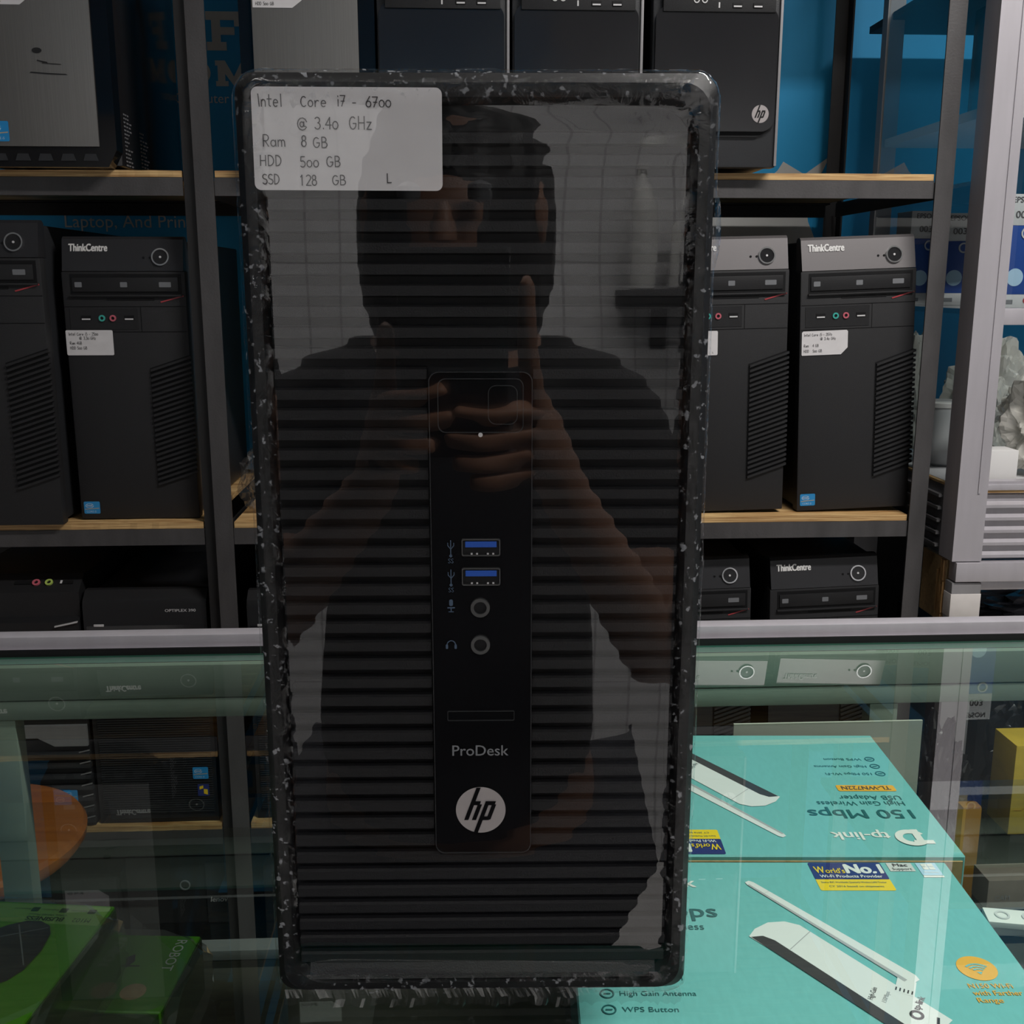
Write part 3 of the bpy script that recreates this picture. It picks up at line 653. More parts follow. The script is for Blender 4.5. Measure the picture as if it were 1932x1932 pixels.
def mesh_tower(label, x0, x1, z1, loc_y, base, letters):
    wd = x1 - x0; hw = wd / 2; hh = z1 - base
    t = thing('desktop_tower', label, 'computer', (x0 + hw, loc_y, base), (0, 0, 0), 'towers with fine mesh fronts on the lower shelf')
    B().box(-hw + .003, hw - .003, .03, .40, .004, hh - .01, .003).build('case', M['steel'], t)
    B().prism([(0, .0), (.0295, 0), (.0295, hh), (.018, hh), (.003, hh - .012), (0, hh - .022)], -hw, hw, 'yz').build('front_bezel', M['plastic2'], t)
    B().box(-hw + .004, hw - .004, -.0008, .001, hh - .088, hh - .052).build('drive_cover', M['gloss'], t, False)
    B().box(-hw + .015, -hw + .030, -.0015, .0005, hh - .053, hh - .0495, .0005).build('power_button', M['silver'], t)
    if letters: text('OPTIPLEX 390', .046, M['silver'], t, FRONT(hw - .062, -.0006, hh - .031), height=.0042, bold=.02)
    B().box(-hw + .008, hw - .006, -.0003, .001, .012, hh - .145).build('mesh_backing', M['black'], t, False)
    v = B(); n = 56; zt = hh - .147; zb = .018
    for k in range(n):
        z = zb + (zt - zb) * k / (n - 1)
        v.box(-hw + .008, hw - .006, -.0022, -.0005, z - .0011, z + .0009)
    v.build('mesh_grille', M['steel'], t, False)
    B().box(-hw + .014, -hw + .110, -.0030, -.0008, hh - .180, hh - .153, .0008).build('smooth_patch', M['plastic2'], t)
    intel_sticker(t, hw - .036, .073, .024, .020, -.0031)
    w2 = flat(rrect(hw - .030, hw - .012, .044, .064, .001), M['navy'], t, FRONT(0, -.0031, 0), 'sticker')
    flats([[(hw - .027, .055), (hw - .021, .057), (hw - .021, .062), (hw - .027, .060)], [(hw - .0205, .048), (hw - .0145, .046), (hw - .0145, .055), (hw - .0205, .056)]], M['yellow'], w2, FRONT(0, -.0033, 0), 'flag')
    return t
mesh_tower('black tower with fine mesh grille and small grey lettering on lower left shelf', -.571, -.386, -.173, 1.585, LV['low'] + .001, True)
mesh_tower('black mesh-fronted tower just right of the dark post on lower shelf', -.326, -.144, -.178, 1.590, LV['low'] + .001, False)

# slope-topped tower at the left edge of the lower shelf
t = thing('desktop_tower', 'black tower with sloped top ports and ribbed right edge, lower left', 'computer', (-.672, 1.580, LV['low'] + .001))
hw, hh = .095, .400
B().box(-hw + .003, hw - .003, .055, .40, .004, hh - .004, .003).build('case', M['steel'], t)
B().prism([(.0, 0), (.0545, 0), (.0545, hh), (.042, hh), (.012, hh - .022), (.012, hh - .060), (0, hh - .066)], -hw, hw, 'yz').build('front_bezel', M['plastic2'], t)
tl = -math.atan2(.030, .022)
sl = Matrix.Translation((0, .027, hh - .011)) @ Matrix.Rotation(tl, 4, 'X')
for x, m in ((.028, 'jackpink'), (.047, 'jacklime')):
    B().ring((x, -.001, 0), .0058, .003, .003, 'y', 24).xf(sl).build('audio_jack', M[m], t)
    B().cyl((x, -.0002, 0), .0031, .001, 'y', 20).xf(sl).build('jack_hole', M['black'], t)
B().box(.064, .083, -.0015, .001, -.003, .003).xf(sl).build('usb_port', M['black'], t, False)
B().box(.064, .067, -.0022, -.001, -.003, .003).xf(sl).build('usb_tongue', M['silver'], t, False)
B().box(-.004, .020, -.0015, .001, -.003, .003).xf(sl).build('usb_port', M['black'], t, False)
B().box(-hw + .006, hw - .012, -.001, .002, hh - .128, hh - .080).build('drive_front', M['gloss'], t, False)
for x0, x1, z0, z1 in ((.02, .048, .288, .296), (.062, .078, .288, .296), (.045, .05, .270, .273)): flat([(x0, z0), (x1, z0), (x1, z1), (x0, z1)], M['greyprint'], t, FRONT(0, -.0013, 0), 'drive_mark')
B().prism([(.06, hh - .073), (.094, hh - .066), (.094, hh - .064), (.06, hh - .071)], -.003, .001).build('bright_edge', M['silver'], t, False)
B().prism([(-hw + .01, .150), (.02, .150), (.045, .136), (hw, .136), (hw, .170), (-hw + .01, .170)], -.006, .001).build('trim_plate', M['alud'], t)
for k in range(7):
    z = .122 - k * .0185
    B().box(-hw + .01, hw + .002, -.007, .002, z - .004, z + .003, .001).build('front_rib', M['steel'], t)
    B().prism([(hw - .014, z + .003), (hw + .0025, z + .007), (hw + .0025, z + .0085), (hw - .014, z + .0045)], -.0078, -.006).build('rib_tip', M['alud'], t, False)
intel_sticker(t, .052, .044, .022, .020, -.0085)

# bottom shelf towers
def plain_tower(label, x0, x1, z1, ring, word):
    base = LV['base'] + .001; wd = x1 - x0; hw = wd / 2; hh = z1 - base
    t = thing('desktop_tower', label, 'computer', (x0 + hw, 1.60, base), (0, 0, 0), 'dark towers on the bottom shelf')
    B().box(-hw + .003, hw - .003, .024, .40, .004, hh - .004, .003).build('case', M['steel'], t)
    B().box(-hw, hw, 0, .0238, 0, hh, .004).build('front_bezel', M['plastic2'], t)
    B().box(-hw + .02, hw - .05, -.001, .002, hh - .16, hh - .12).build('drive_front', M['black'], t, False)
    if ring: B().ring((hw - .086, -.001, hh - .052), .0085, .0068, .002, 'y', 32).build('power_button', M['greyprint'], t)
    if word:
        B().box(hw - .052, hw - .008, -.002, .001, hh - .120, hh - .012, .001).build('side_plate', M['steel'], t)
        text('lenovo', .034, M['silver'], t, FRONT(hw - .046, -.0024, hh - .082), shear=.15, bold=.02)
    return t
plain_tower('dark tower with thin ring button and slanted silver lettering on bottom shelf', -.545, -.365, -.62, True, True)
plain_tower('dark tower right of the post on the bottom shelf', -.325, -.150, -.64, False, False)
plain_tower('dark tower at the left edge of the bottom shelf', -.74, -.56, -.66, False, False)
crumple('clear_bag', M['bag'], (-.305, 1.68, LV['mid'] + .045), (.035, .06, .058), 3, .3, 4)
tag(bpy.data.objects['clear_bag'], 'crumpled clear plastic bag just right of the dark rack post', 'bag')

# ------------------------------------------------------------------ aluminium display cabinet on the right
cab = thing('display_cabinet', 'aluminium and glass display cabinet on legs at the right edge', 'cabinet', (1.03, 1.73, -ZC))
KX0, KX1, KY0, KY1, KT, KU = .738, 1.32, 1.520, 1.945, 1.25, .735
for x0, sx in ((KX0, 1), (KX1, -1)):
    WBo(B().box(min(x0, x0 + sx * .045), max(x0, x0 + sx * .045), KY0, KY0 + .006, -.124, KT).box(min(x0, x0 + sx * .005), max(x0, x0 + sx * .005), KY0 + .006, KY0 + .045, -.124, KT).box(min(x0 + sx * .030, x0 + sx * .033), max(x0 + sx * .030, x0 + sx * .033), KY0 - .0015, KY0, -.02, KT), 'front_post', M['alu'], cab, smooth=False)
    WBo(B().box(min(x0, x0 + sx * .03), max(x0, x0 + sx * .03), KY1 - .022, KY1, -.124, KT), 'rear_post', M['alud'], cab, smooth=False)
    WBo(B().box(min(x0 + sx * .001, x0 + sx * .004), max(x0 + sx * .001, x0 + sx * .004), KY0 + .046, KY1 - .023, -.012, KT), 'side_glass', M['pane'], cab, smooth=False)
    # side louvres
    v = B(); v.box(min(x0 + sx * .004, x0 + sx * .008), max(x0 + sx * .004, x0 + sx * .008), KY0 + .045, KY1 - .022, -.124, -.016)
    for k in range(5):
        z = -.036 - k * .0195
        v.prism([(KY0 + .055, z), (KY1 - .03, z), (KY1 - .03, z + .0045), (KY0 + .055, z + .0045)], min(x0 + sx * .004, x0 - sx * .003), max(x0 + sx * .004, x0 - sx * .003), 'yz')
    WBo(v, 'side_louvre', M['alud'], cab, smooth=False)
    WBo(B().box(min(x0 + sx * .002, x0 + sx * .02), max(x0 + sx * .002, x0 + sx * .02), KY0 + .045, KY1 - .022, -.016, -.0125), 'side_sill', M['ply'], cab, smooth=False)
    for ys, ye in ((KY0 - .001, KY0 + .022), (KY1 - .024, KY1)):
        lx0, lx1 = min(x0 + sx * .003, x0 + sx * .048), max(x0 + sx * .003, x0 + sx * .048)
        leg = WBo(B().box(lx0, lx1, ys, ye, -ZC, -.157, .0008), 'leg', M['alud'], cab)
        if sx == 1 and ys < KY0 + .01:
            tp = B().box(lx0 - .0008, lx1 + .0008, ys - .0008, ye + .0008, -.2110, -.1745, .0008)
            tp.xf(Matrix.Translation(-Vector(cab.location))).build('tape_wrap', M['tape'], leg)
# front: mid rail, sill, louvres, base rail
WBo(B().box(KX0 + .045, KX1 - .045, KY0 + .001, KY0 + .018, .226, .2495, .001), 'mid_rail', M['alu'], cab)
WBo(B().box(KX0 + .045, KX1 - .045, KY0 + .004, KY0 + .022, -.0165, -.008, .0008).box(KX0 + .045, KX1 - .045, KY0 + .010, KY0 + .03, -.008, -.004), 'sill_rail', M['alu'], cab)
WBo(B().box(KX0 + .030, KX1 - .030, KY0 + .0062, KY0 + .03, -.0205, -.0165), 'sill_board', M['ply'], cab, smooth=False)
v = B()
for k in range(5):
    z = -.036 - k * .0192
    v.prism([(KY0 + .006, z - .0075), (KY0 + .016, z - .0075), (KY0 + .016, z + .0115), (KY0 + .0125, z + .0115), (KY0 + .0125, z + .0015), (KY0 + .006, z - .003)], KX0 + .033, KX1 - .033, 'yz')
v.box(KX0 + .033, KX1 - .033, KY0 + .0162, KY0 + .02, -.124, -.021)
WBo(v, 'front_louvre', M['alu'], cab, smooth=False)
WBo(B().box(KX0 + .006, KX1, KY0 - .004, KY0 + .02, -.1550, -.1255, .001).box(KX0 + .048, KX1 - .03, KY0 + .004, KY0 + .02, -.1700, -.1555, .001), 'base_rail', M['alu'], cab)
WBo(B().box(KX0 + .009, KX1 - .009, KY0 + .031, KY1 - .023, -.022, -.012), 'cabinet_floor', M['epsonw'], cab, smooth=False)
WBo(B().box(KX0 + .009, KX1 - .009, KY0 + .046, KY1 - .023, .2400, .2480), 'glass_shelf', M['pane'], cab, smooth=False)
WBo(B().box(KX0 + .009, KX1 - .009, KY0 + .046, KY1 - .023, .5150, .5290), 'white_shelf', M['epsonw'], cab, smooth=False)
WBo(B().box(KX0 + .009, KX1 - .009, KY0 + .046, 2.03, KU - .012, KU), 'upper_shelf', M['rackdark'], cab, smooth=False)  # shelf stretched back past the rear posts to block lamp light on the wall
WBo(B().box(KX0 + .045, KX1 - .045, KY0 + .008, KY0 + .011, .25, KT - .02), 'front_glass', M['pane'], cab, smooth=False)

o = WBo(B().box(.7425, .80, 1.546, 1.628, -.228, -.128), 'wooden_block', M['kraft'], thing('wooden_block', 'torn brown board block under the aluminium cabinet beside the taped leg', 'block', (.77, 1.587, -.228)), smooth=False)
o.name = 'board'
bp = o.parent
v = B(); rr = random.Random(11)
for k in range(26):
    y = 1.546 + rr.uniform(0, .022); z0 = rr.uniform(-.226, -.16); v.box(.7405 - rr.uniform(0, .002), .7425, y, y + rr.uniform(.002, .005), z0, min(-.129, z0 + rr.uniform(.015, .05)))
WBo(v, 'torn_edge', M['plychip'], bp, smooth=False)

# contents of the cabinet
def ink_box(label, x, y, yaw, h=.135):
    t = thing('ink_box', label, 'ink box', (x, y, .2482), (0, 0, R(yaw)), 'blue and white ink boxes in the cabinet')
    w, d = .052, .052
    B().box(-w / 2, w / 2, 0, d, .020, h - .045, .0005).build('blue_body', M['epson'], t)
    B().box(-w / 2, w / 2, 0, d, h - .0448, h, .0005).build('white_top', M['epsonw'], t)
    B().box(-w / 2, w / 2, 0, d, 0, .0198, .0005).build('white_base', M['epsonw'], t)
    mx = FRONT(0, -.0006, 0)
    text('EPSON', .034, M['ink'], t, mx @ Matrix.Translation((-.017, h - .012, 0)), bold=.01)
    text('003', .022, M['ink'], t, mx @ Matrix.Translation((-.011, h - .034, 0)), height=.010, bold=.015)
    B().ring((.008, -.0008, h - .056), .0085, .006, .001, 'y', 28).build('drop_badge', M['epsonw'], t)
    flat(circ(-.004, .045, .013), M['intel2'], t, mx, 'drop_badge', 0)
    flat(circ(.016, .011, .004), M['red'], t, mx, 'red_dot', 0)
    flat([(-.020, .006), (-.004, .006), (-.004, .012), (-.020, .012)], M['greyprint'], t, mx, 'lettering', 0)
ink_box('ink box with printed number seen left of the rack right post', .792, 1.83, 4, .155)
ink_box('ink box half hidden behind the rack right post', .838, 1.80, -8, .150)
ink_box('ink box at the right picture edge inside the cabinet', .838, 1.60, 2, .165)
t = thing('black_case', 'black case with an amber panel hanging in the cabinet top', 'case', (.86, 1.66, .5292))
B().box(-.070, .05, -.03, .05, 0, .16, .004).build('case_body', M['blackbag'], t)
B().box(-.051, -.006, -.0315, -.0302, .006, .138, .0002).build('amber_panel', M['yellowbox'], t)
t = thing('white_tub', 'short white plastic tub in the lower cabinet behind the post', 'tub', (.807, 1.735, -.0118))
B().lathe([(.026, 0), (.029, .004), (.033, .095), (.0335, .097)], (0, 0, 0), 40).build('tub_body', M['epsonw'], t)
B().lathe([(.0345, .0972), (.0345, .104), (.032, .106)], (0, 0, 0), 40).build('tub_lid', M['tape'], t)
for i, (c, sz, sd, lb) in enumerate((((.93, 1.83, .080), (.070, .065, .11), 4, 'large crumpled milky plastic bag at the back of the lower cabinet'), ((.925, 1.63, .066), (.070, .05, .095), 8, 'crumpled milky plastic bag just inside the cabinet front right'), ((.795, 1.855, .085), (.034, .034, .12), 6, 'tall clear plastic bag at the cabinet back left corner'))):
    tag(crumple('plastic_bag', M['whitebag'], c, sz, sd, .38, 5, 2.6), lb, 'bag', 'milky bags in the cabinet')
tag(B().box(.79, .845, 1.558, 1.60, -.0118, .038, .001).build('white_carton', M['white']), 'small plain white carton at the bottom of the cabinet front', 'carton')

# things under and below the cabinet, seen past the counter
tag(crumple('wrapped_bundle', M['greywrap'], (1.03, 1.74, -.255), (.185, .15, .05), 5, .25, 5, 4.0), 'grey film wrapped bundle under the cabinet, just above the counter edge', 'bundle')
t = thing('shade_filler', 'dark crate added for the shade under the cabinet, holding up the film wrapped bundle', 'filler', (1.0, 1.745, -ZC))  # added black block, full height, so the wall under the cabinet stays dark
B().box(-.17, .22, -.17, .17, .02, .845, .004).build('filler_box', M['black'], t)
for sx in (-.15, .2):
    for sy in (-.15, .15): B().box(sx - .015, sx + .015, sy - .015, sy + .015, 0, .0195).build('leg', M['rackdark'], t, False)
for i, (c, sz, sd, lb) in enumerate((((.86, 1.455, -.46), (.075, .038, .17), 2, 'black film wrapped bundle behind the yellow carton'), ((.70, 1.44, -.50), (.052, .045, .16), 7, 'black film wrapped bundle left of the yellow carton'), ((1.06, 1.455, -.46), (.055, .034, .17), 12, 'black film wrapped bundle behind the right end of the yellow carton'))):
    tag(crumple('film_bundle', M['blackbag'], c, sz, sd, .35, 5, 3.5), lb, 'bundle', 'black film bundles beside the cabinet leg')
t = thing('side_table', 'low dark table behind the counter carrying the cartons', 'table', (.83, 1.38, -ZC))
B().box(-.22, .30, -.13, .125, .485, .505, .003).build('table_top', M['deck'], t)
for sx in (-.2, .28):
    for sy in (-.11, .105): B().box(sx - .012, sx + .012, sy - .012, sy + .012, 0, .4845).build('leg', M['rackdark'], t, False)
t = thing('yellow_carton', 'worn yellow carton seen through the glass at the right edge', 'carton', (.842, 1.355, -.6448))
B().box(-.085, .10, -.03, .03, .180, .312, .001).build('carton_body', M['yellowbox'], t)
B().box(-.08, .095, -.028, .028, 0, .1795, .001).build('carton_base', M['blackbag'], t)
v = B()
for k in range(14): v.box(-.08 + k * .012, -.0685 + k * .012, -.0306, -.0302, .216 + .0035 * math.sin(k * .4) + k * .0006, .2166 + .0035 * math.sin(k * .4) + k * .0006)
v.build('crease', M['amber'], t, False)
tag(B().box(.690, .718, 1.325, 1.345, -.6445, -.422, .004).build('amber_packet', M['amber']), 'amber plastic packet left of the yellow carton', 'packet')
t = thing('printed_carton', 'greyish printed carton lying below the yellow one', 'carton', (.84, 1.27, -.6445 + .0))
B().box(-.145, .11, -.02, .02, .0, .112, .001).build('carton_base', M['blackbag'], t)
B().box(-.145, .11, -.021, .021, .1125, .156, .001).build('carton_lid', M['beige'], t)
text('19', .012, M['greyprint'], t, FRONT(-.09, -.0218, .128)); text('CAM', .02, M['greyprint'], t, FRONT(-.135, -.0218, .128))

# bar stool behind the counter
t = thing('bar_stool', 'bar stool with a round varnished wooden seat behind the counter', 'stool', (-.655, 1.315, -ZC))
B().lathe([(.128, .697), (.146, .702), (.153, .712), (.154, .722), (.150, .7285), (.142, .731)], (0, 0, 0), 64).build('seat', M['stoolwood'], t)
B().ring((0, 0, .45), .125, .110, .015, 'z', 40).build('foot_ring', M['chrome'], t)
for a in (45, 135, 225, 315):
    c, s_ = math.cos(R(a)), math.sin(R(a)); B().tube([(c * .09, s_ * .09, .696), (c * .15, s_ * .15, 0.0)], .011, 12).build('leg', M['rackdark'], t)

# ------------------------------------------------------------------ cartons in the counter
def carton(label, mx_loc, yaw):
    """teal adapter carton, reading-order art: u right, v down from the top left corner (metres)"""
    t = thing('adapter_carton', label, 'carton', mx_loc, (0, 0, R(yaw)), 'teal adapter cartons in the counter')
    w, d, h = .232, .180, .0445
    B().box(0, w, -d, 0, 0, h, .0009, 1).build('carton_body', M['teal'], t)
    B().box(.002, w - .002, .0002, .0012, h * .12, h * .93).build('kraft_flap', M['kraft'], t, False)
    B().box(.002, w - .002, -d - .0012, -d - .0002, h * .12, h * .93).build('kraft_flap', M['kraft'], t, False)
    Z = h + .0003
    def T(u, v, lift=0): return TOP(u, -v, Z + lift)
    I = TOP(0, 0, Z)
    # logo mark: ring with a crossbar
    lg = flats([[(.0255 + r0 * math.cos(R(a)), -.0215 + r0 * math.sin(R(a))) for r0, a in ((.0103, a0), (.0103, a0 + 12), (.0055, a0 + 12), (.0055, a0))] for a0 in range(-150, 138, 12)], M['white'], t, I, 'logo_mark')
    flats([[(.0130, -.0185), (.0255, -.0185), (.0255, -.0142), (.0130, -.0142)], [(.0188, -.0320), (.0235, -.0320), (.0235, -.0185), (.0188, -.0185)]], M['white'], lg, I, 'logo_bar', .0001)
    text('tp-link', .037, M['white'], t, T(.0385, .0285), height=.0098, bold=.02)
    text('150 Mbps', .069, M['tealdark'], t, T(.0135, .0585), height=.0118, bold=.012)
    text('High Gain Wireless', .059, M['tealdark'], t, T(.014, .0705), height=.0060)
    text('USB Adapter', .042, M['tealdark'], t, T(.0135, .0788), height=.0060)
    tg = flat(rrect(.0125, .0530, -.0945, -.0855, .0015), M['orange'], t, I, 'name_tag')
    text('TL-WN722N', .034, M['ink'], tg, T(.0158, .0925, .0002), height=.0052, bold=.01)
    for k, (st, wd) in enumerate((('150 Mbps Wi-Fi', .033), ('High Gain Antenna', .038), ('WPS Button', .0275))):
        v = .1125 + k * .0120; text(st, wd, M['tealdark'], t, T(.0215, v + .0015), height=.0036)
        B().ring((.0152, -v, Z), .0036, .0029, .0003, 'z', 24).build('icon', M['tealdark'], t, False)
        flat([(.0135, -v - .0004), (.0169, -v - .0004), (.0169, -v + .0004), (.0135, -v + .0004)], M['tealdark'], t, I, 'icon', .0001)
    bg = flat(rrect(.1475, .1915, -.0200, -.0015, .0012), M['navy'], t, I, 'award_badge')
    by = flat(rrect(.1475, .1915, -.0318, -.0195, .0012), M['yellow'], bg, I, 'award_strip', -.0001)
    text('W', .006, M['yellow'], bg, T(.1495, .0135, .0002), height=.0072, bold=.02)
    text("orld's", .0115, M['yellow'], bg, T(.1558, .0135, .0002), height=.0052, bold=.015)
    text('No.1', .0215, M['white'], bg, T(.1685, .0135, .0002), height=.0098, bold=.05)
    text('Wi-Fi Products Provider', .0370, M['white'], bg, T(.1510, .0185, .0002), height=.0030, bold=.02)
    text('Source IDC Worldwide Quarterly Wireless LAN Tracker', .0385, M['tealdark'], bg, T(.1500, .0242, .0001), height=.0018)
    text('CY 2016 based on shipments', .0320, M['tealdark'], bg, T(.1535, .0285, .0001), height=.0018)
    mc = flat(rrect(.1950, .2102, -.0112, -.0018, .0004), M['epsonw'], t, I, 'support_tag')
    text('Mac', .0085, M['ink'], mc, T(.1985, .0060, .0002), height=.0032, bold=.02); text('Support', .0118, M['ink'], mc, T(.1968, .0100, .0002), height=.0026)
    wn = flat(rrect(.2128, .2250, -.0155, -.0018, .0003), M['intel2'], t, I, 'support_tag')
    for a, b_ in ((0, 0), (1, 0), (0, 1), (1, 1)): flat([(.2155 + a * .0038, -.0095 + b_ * .0035), (.2189 + a * .0038, -.0096 + b_ * .0035), (.2189 + a * .0038, -.0063 + b_ * .0036), (.2155 + a * .0038, -.0065 + b_ * .0035)], M['white'], wn, I, 'window_mark', .0002)
    text('Windows', .0090, M['white'], wn, T(.2145, .0132, .0002), height=.0018); flat([(.2128, -.0178), (.2250, -.0178), (.2250, -.0158), (.2128, -.0158)], M['white'], wn, I, 'white_bar')
    # printed picture of the adapter: antenna and body
    a0, a1 = Vector((.1068, -.0235)), Vector((.1700, -.1125)); dr = (a1 - a0).normalized(); nn = Vector((-dr.y, dr.x))
    def strip(o0, o1, s0=0, s1=0): return [tuple(a0 + dr * s0 + nn * o0), tuple(a1 - dr * s1 + nn * o0), tuple(a1 - dr * s1 + nn * o1), tuple(a0 + dr * s0 + nn * o1)]
    an = flat([tuple(a0 + nn * .0015 - dr * .001), tuple(a0 + nn * .0026 + dr * .002), tuple(a1 + nn * .0046), tuple(a1 + nn * .003 + dr * .0035), tuple(a1 - nn * .003 + dr * .0035), tuple(a1 - nn * .0046), tuple(a0 - nn * .0026 + dr * .002), tuple(a0 - nn * .0015 - dr * .001)][::-1], M['devwhite'], t, I, 'printed_antenna', .0001)
    flat([tuple(a0 - nn * .0026 + dr * .002), tuple(a1 - nn * .0046), tuple(a1 - nn * .0022), tuple(a0 - nn * .0012 + dr * .002)], M['devgrey'], an, I, 'printed_shade', .0002)
    flats([strip(-.003, .003, .0135, .0955)], M['devgrey'], an, I, 'printed_joint', .0002)
    bd = flat([(.0960, -.0768), (.1005, -.0700), (.1090, -.0640), (.1185, -.0630), (.1260, -.0665), (.1790, -.1440), (.1620, -.1600), (.1560, -.1560)][::-1], M['devwhite'], t, I, 'printed_adapter', .0001)
    flat([(.0970, -.0775), (.1035, -.0765), (.1090, -.0805), (.1585, -.1520), (.1530, -.1570)][::-1], M['devblack'], bd, I, 'printed_edge', .0002)
    flats([[(.1150, -.0885), (.1300, -.0722), (.1304, -.0725), (.1154, -.0888)][::-1]], M['devgrey'], bd, I, 'printed_joint', .0002)
    flat([(.1585, -.1225), (.1640, -.1115), (.1720, -.1160), (.1670, -.1270)][::-1], M['devwhite'], bd, I, 'printed_hinge', .00015)
    for k in range(5): flat([(.1592 + k * .0017, -.1216 - k * .0009), (.1604 + k * .0017, -.1192 - k * .0009), (.1610 + k * .0017, -.1195 - k * .0009), (.1598 + k * .0017, -.1219 - k * .0009)][::-1], M['devblack'], bd, I, 'printed_knurl', .0003)
    rt = 38
    text('High-Gain', .0105, M['devblack'], bd, TOP(.1455, -.1295, Z + .0003, rt + 22), height=.0026); text('150Mbps', .0092, M['devgrey'], bd, TOP(.1515, -.1315, Z + .0003, rt + 22), height=.0022)
    lm = B().ring((.1632, -.1405, Z + .0003), .0034, .0020, .0002, 'z', 20).build('printed_logo', M['devblack'], bd, False)
    text('tp-link', .0115, M['devblack'], bd, TOP(.1655, -.1375, Z + .0003, rt + 18), height=.0034, bold=.01)
    flat([(.1690, -.1500), (.1722, -.1420), (.1735, -.1426), (.1704, -.1505)][::-1], M['devblack'], bd, I, 'printed_slot', .0002)
    ci = flat(circ(.2075, -.1040, .0100, n=40), M['orange'], t, I, 'wifi_badge')
    for r0 in (.0030, .0050, .0070):
        flats([[(.2075 + rr_ * math.cos(R(a)), -.1085 + rr_ * math.sin(R(a))) for rr_, a in ((r0, a0_), (r0 + .0011, a0_), (r0 + .0011, a0_ + 15), (r0, a0_ + 15))] for a0_ in range(45, 135, 15)], M['teal'], ci, I, 'wifi_arc', .0002)
    flat([(.2075, -.1095), (.2090, -.1073), (.2060, -.1073)], M['teal'], ci, I, 'wifi_arc', .0002)
    text('N150 Wi-Fi', .0220, M['orange'], t, T(.1972, .1200), height=.0036, bold=.01); text('with Farther', .0245, M['orange'], t, T(.1972, .1255), height=.0036, bold=.01); text('Range', .0125, M['orange'], t, T(.1972, .1310), height=.0036, bold=.01)
    return t
cz = -.1046
near_o = Vector((.0623, .5922, cz)); far_o = Vector((.310, .5862, cz))
c0 = carton('teal carton nearest the viewer, printing upright, right of the tower', near_o, -3)
copy_thing(c0, far_o, (0, 0, R(177)), 'teal carton farther back with its printing upside down')
copy_thing(c0, (.3035, .494, cz), (0, 0, R(-3)), 'smaller teal carton at the lower right corner, only an edge visible').scale = (.72, .72, .72)

# mouse cartons, green
t = thing('mouse_carton', 'larger green carton in film with a printed dark mouse, lower left', 'carton', (-.1800, .5090, -.0698), (0, 0, R(-7.4)), 'green mouse cartons in the counter')
w, d, h = .120, .095, .0398
B().box(-w, 0, -d, 0, 0, h, .0006, 1).build('carton_body', M['green'], t)
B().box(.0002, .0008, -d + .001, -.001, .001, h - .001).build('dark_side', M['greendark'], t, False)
Zt = h + .0003; I = TOP(0, 0, Zt)
flat([(-w + .001, -.0180), (-.001, -.0180), (-.001, -.0021), (-w + .001, -.0021)], M['greenpale'], t, I, 'pale_band')
text('M102', .0092, M['greenink'], t, TOP(-.0065, -.0128, Zt + .0002, 180), height=.0034); text('BUSINESS', .0195, M['greenink'], t, TOP(-.0205, -.0128, Zt + .0002, 180), height=.0034, bold=.03)
text('Office Wired Mouse', .0200, M['greenink'], t, TOP(-.0205, -.0102, Zt + .0002, 180), height=.0017)
for k in range(3):
    flat(rrect(-.0110 - k * .0150, -.0070 - k * .0150, -.0086, -.0048, .0006), M['greenink'], t, I, 'icon', .0002)
    text('Ergonomic', .0085, M['greenink'], t, TOP(-.0118 - k * .0150, -.0060, Zt + .0002, 180), height=.0012)
mo = flat([(a / 1000, b_ / 1000) for a, b_ in ((-38, -17), (-30.7, -16.8), (-24.5, -20.3), (-20.9, -26.5), (-18.5, -40), (-19.3, -55.4), (-23, -63.6), (-33, -71), (-50, -74), (-64, -64), (-64, -46), (-55, -31), (-46, -21.5))][::-1], M['mouse'], t, I, 'printed_mouse', .0004)
flats([[(-.0205, -.0520), (-.0400, -.0205), (-.0406, -.0208), (-.0211, -.0523)], [(-.0240, -.0225), (-.0470, -.0330), (-.0473, -.0324), (-.0243, -.0219)]], M['greyprint'], mo, I, 'printed_line', .0006)
fl = crumple('film_wrap', M['bag'], (-w / 2, -d / 2, h / 2), (w * .62, d * .62, h * .60), 4, .05, 4, 5, t, False)
for v in fl.data.vertices:                                          # pull the film close to the box shape
    v.co = Vector((max(-w - .002, min(.0045, (v.co.x + w / 2) * 1.25 - w / 2)), max(-d - .002, min(.002, (v.co.y + d / 2) * 1.25 - d / 2)), max(-.0005, min(h + .0012, (v.co.z - h / 2) * 1.5 + h / 2))))
# clear film gusset standing off the right end
b = B(); b.bm.faces.new([b.bm.verts.new(p) for p in ((.005, -.001, h), (.038, .002, .004), (.030, -.060, .001), (.005, -.080, h * .6))]); b.build('film_wrap', M['bag'], t, False)
t = thing('mouse_carton', 'smaller green carton with white lettering along its right edge', 'carton', (-.1462, .5420, cz), (0, 0, R(-4.7)), 'green mouse cartons in the counter')
w, d, h = .100, .064, .0342
B().box(-w, 0, -d, 0, 0, h, .0006, 1).build('carton_body', M['green'], t)
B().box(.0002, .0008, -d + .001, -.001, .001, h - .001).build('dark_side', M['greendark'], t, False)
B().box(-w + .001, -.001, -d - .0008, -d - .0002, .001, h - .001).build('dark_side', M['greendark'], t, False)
Zt = h + .0003
text('ROBOT', .0270, M['white'], t, TOP(-.0115, -.0045, Zt, -90), height=.0058)
flat([(-.034, -.0290), (-.024, -.0285), (-.024, -.0275), (-.034, -.0272)], M['greenink'], t, TOP(0, 0, Zt), 'printed_line')
flat(circ(-.0195, -.0490, .0066, .0066, 24), M['kraft'], t, TOP(0, 0, Zt), 'price_dot')
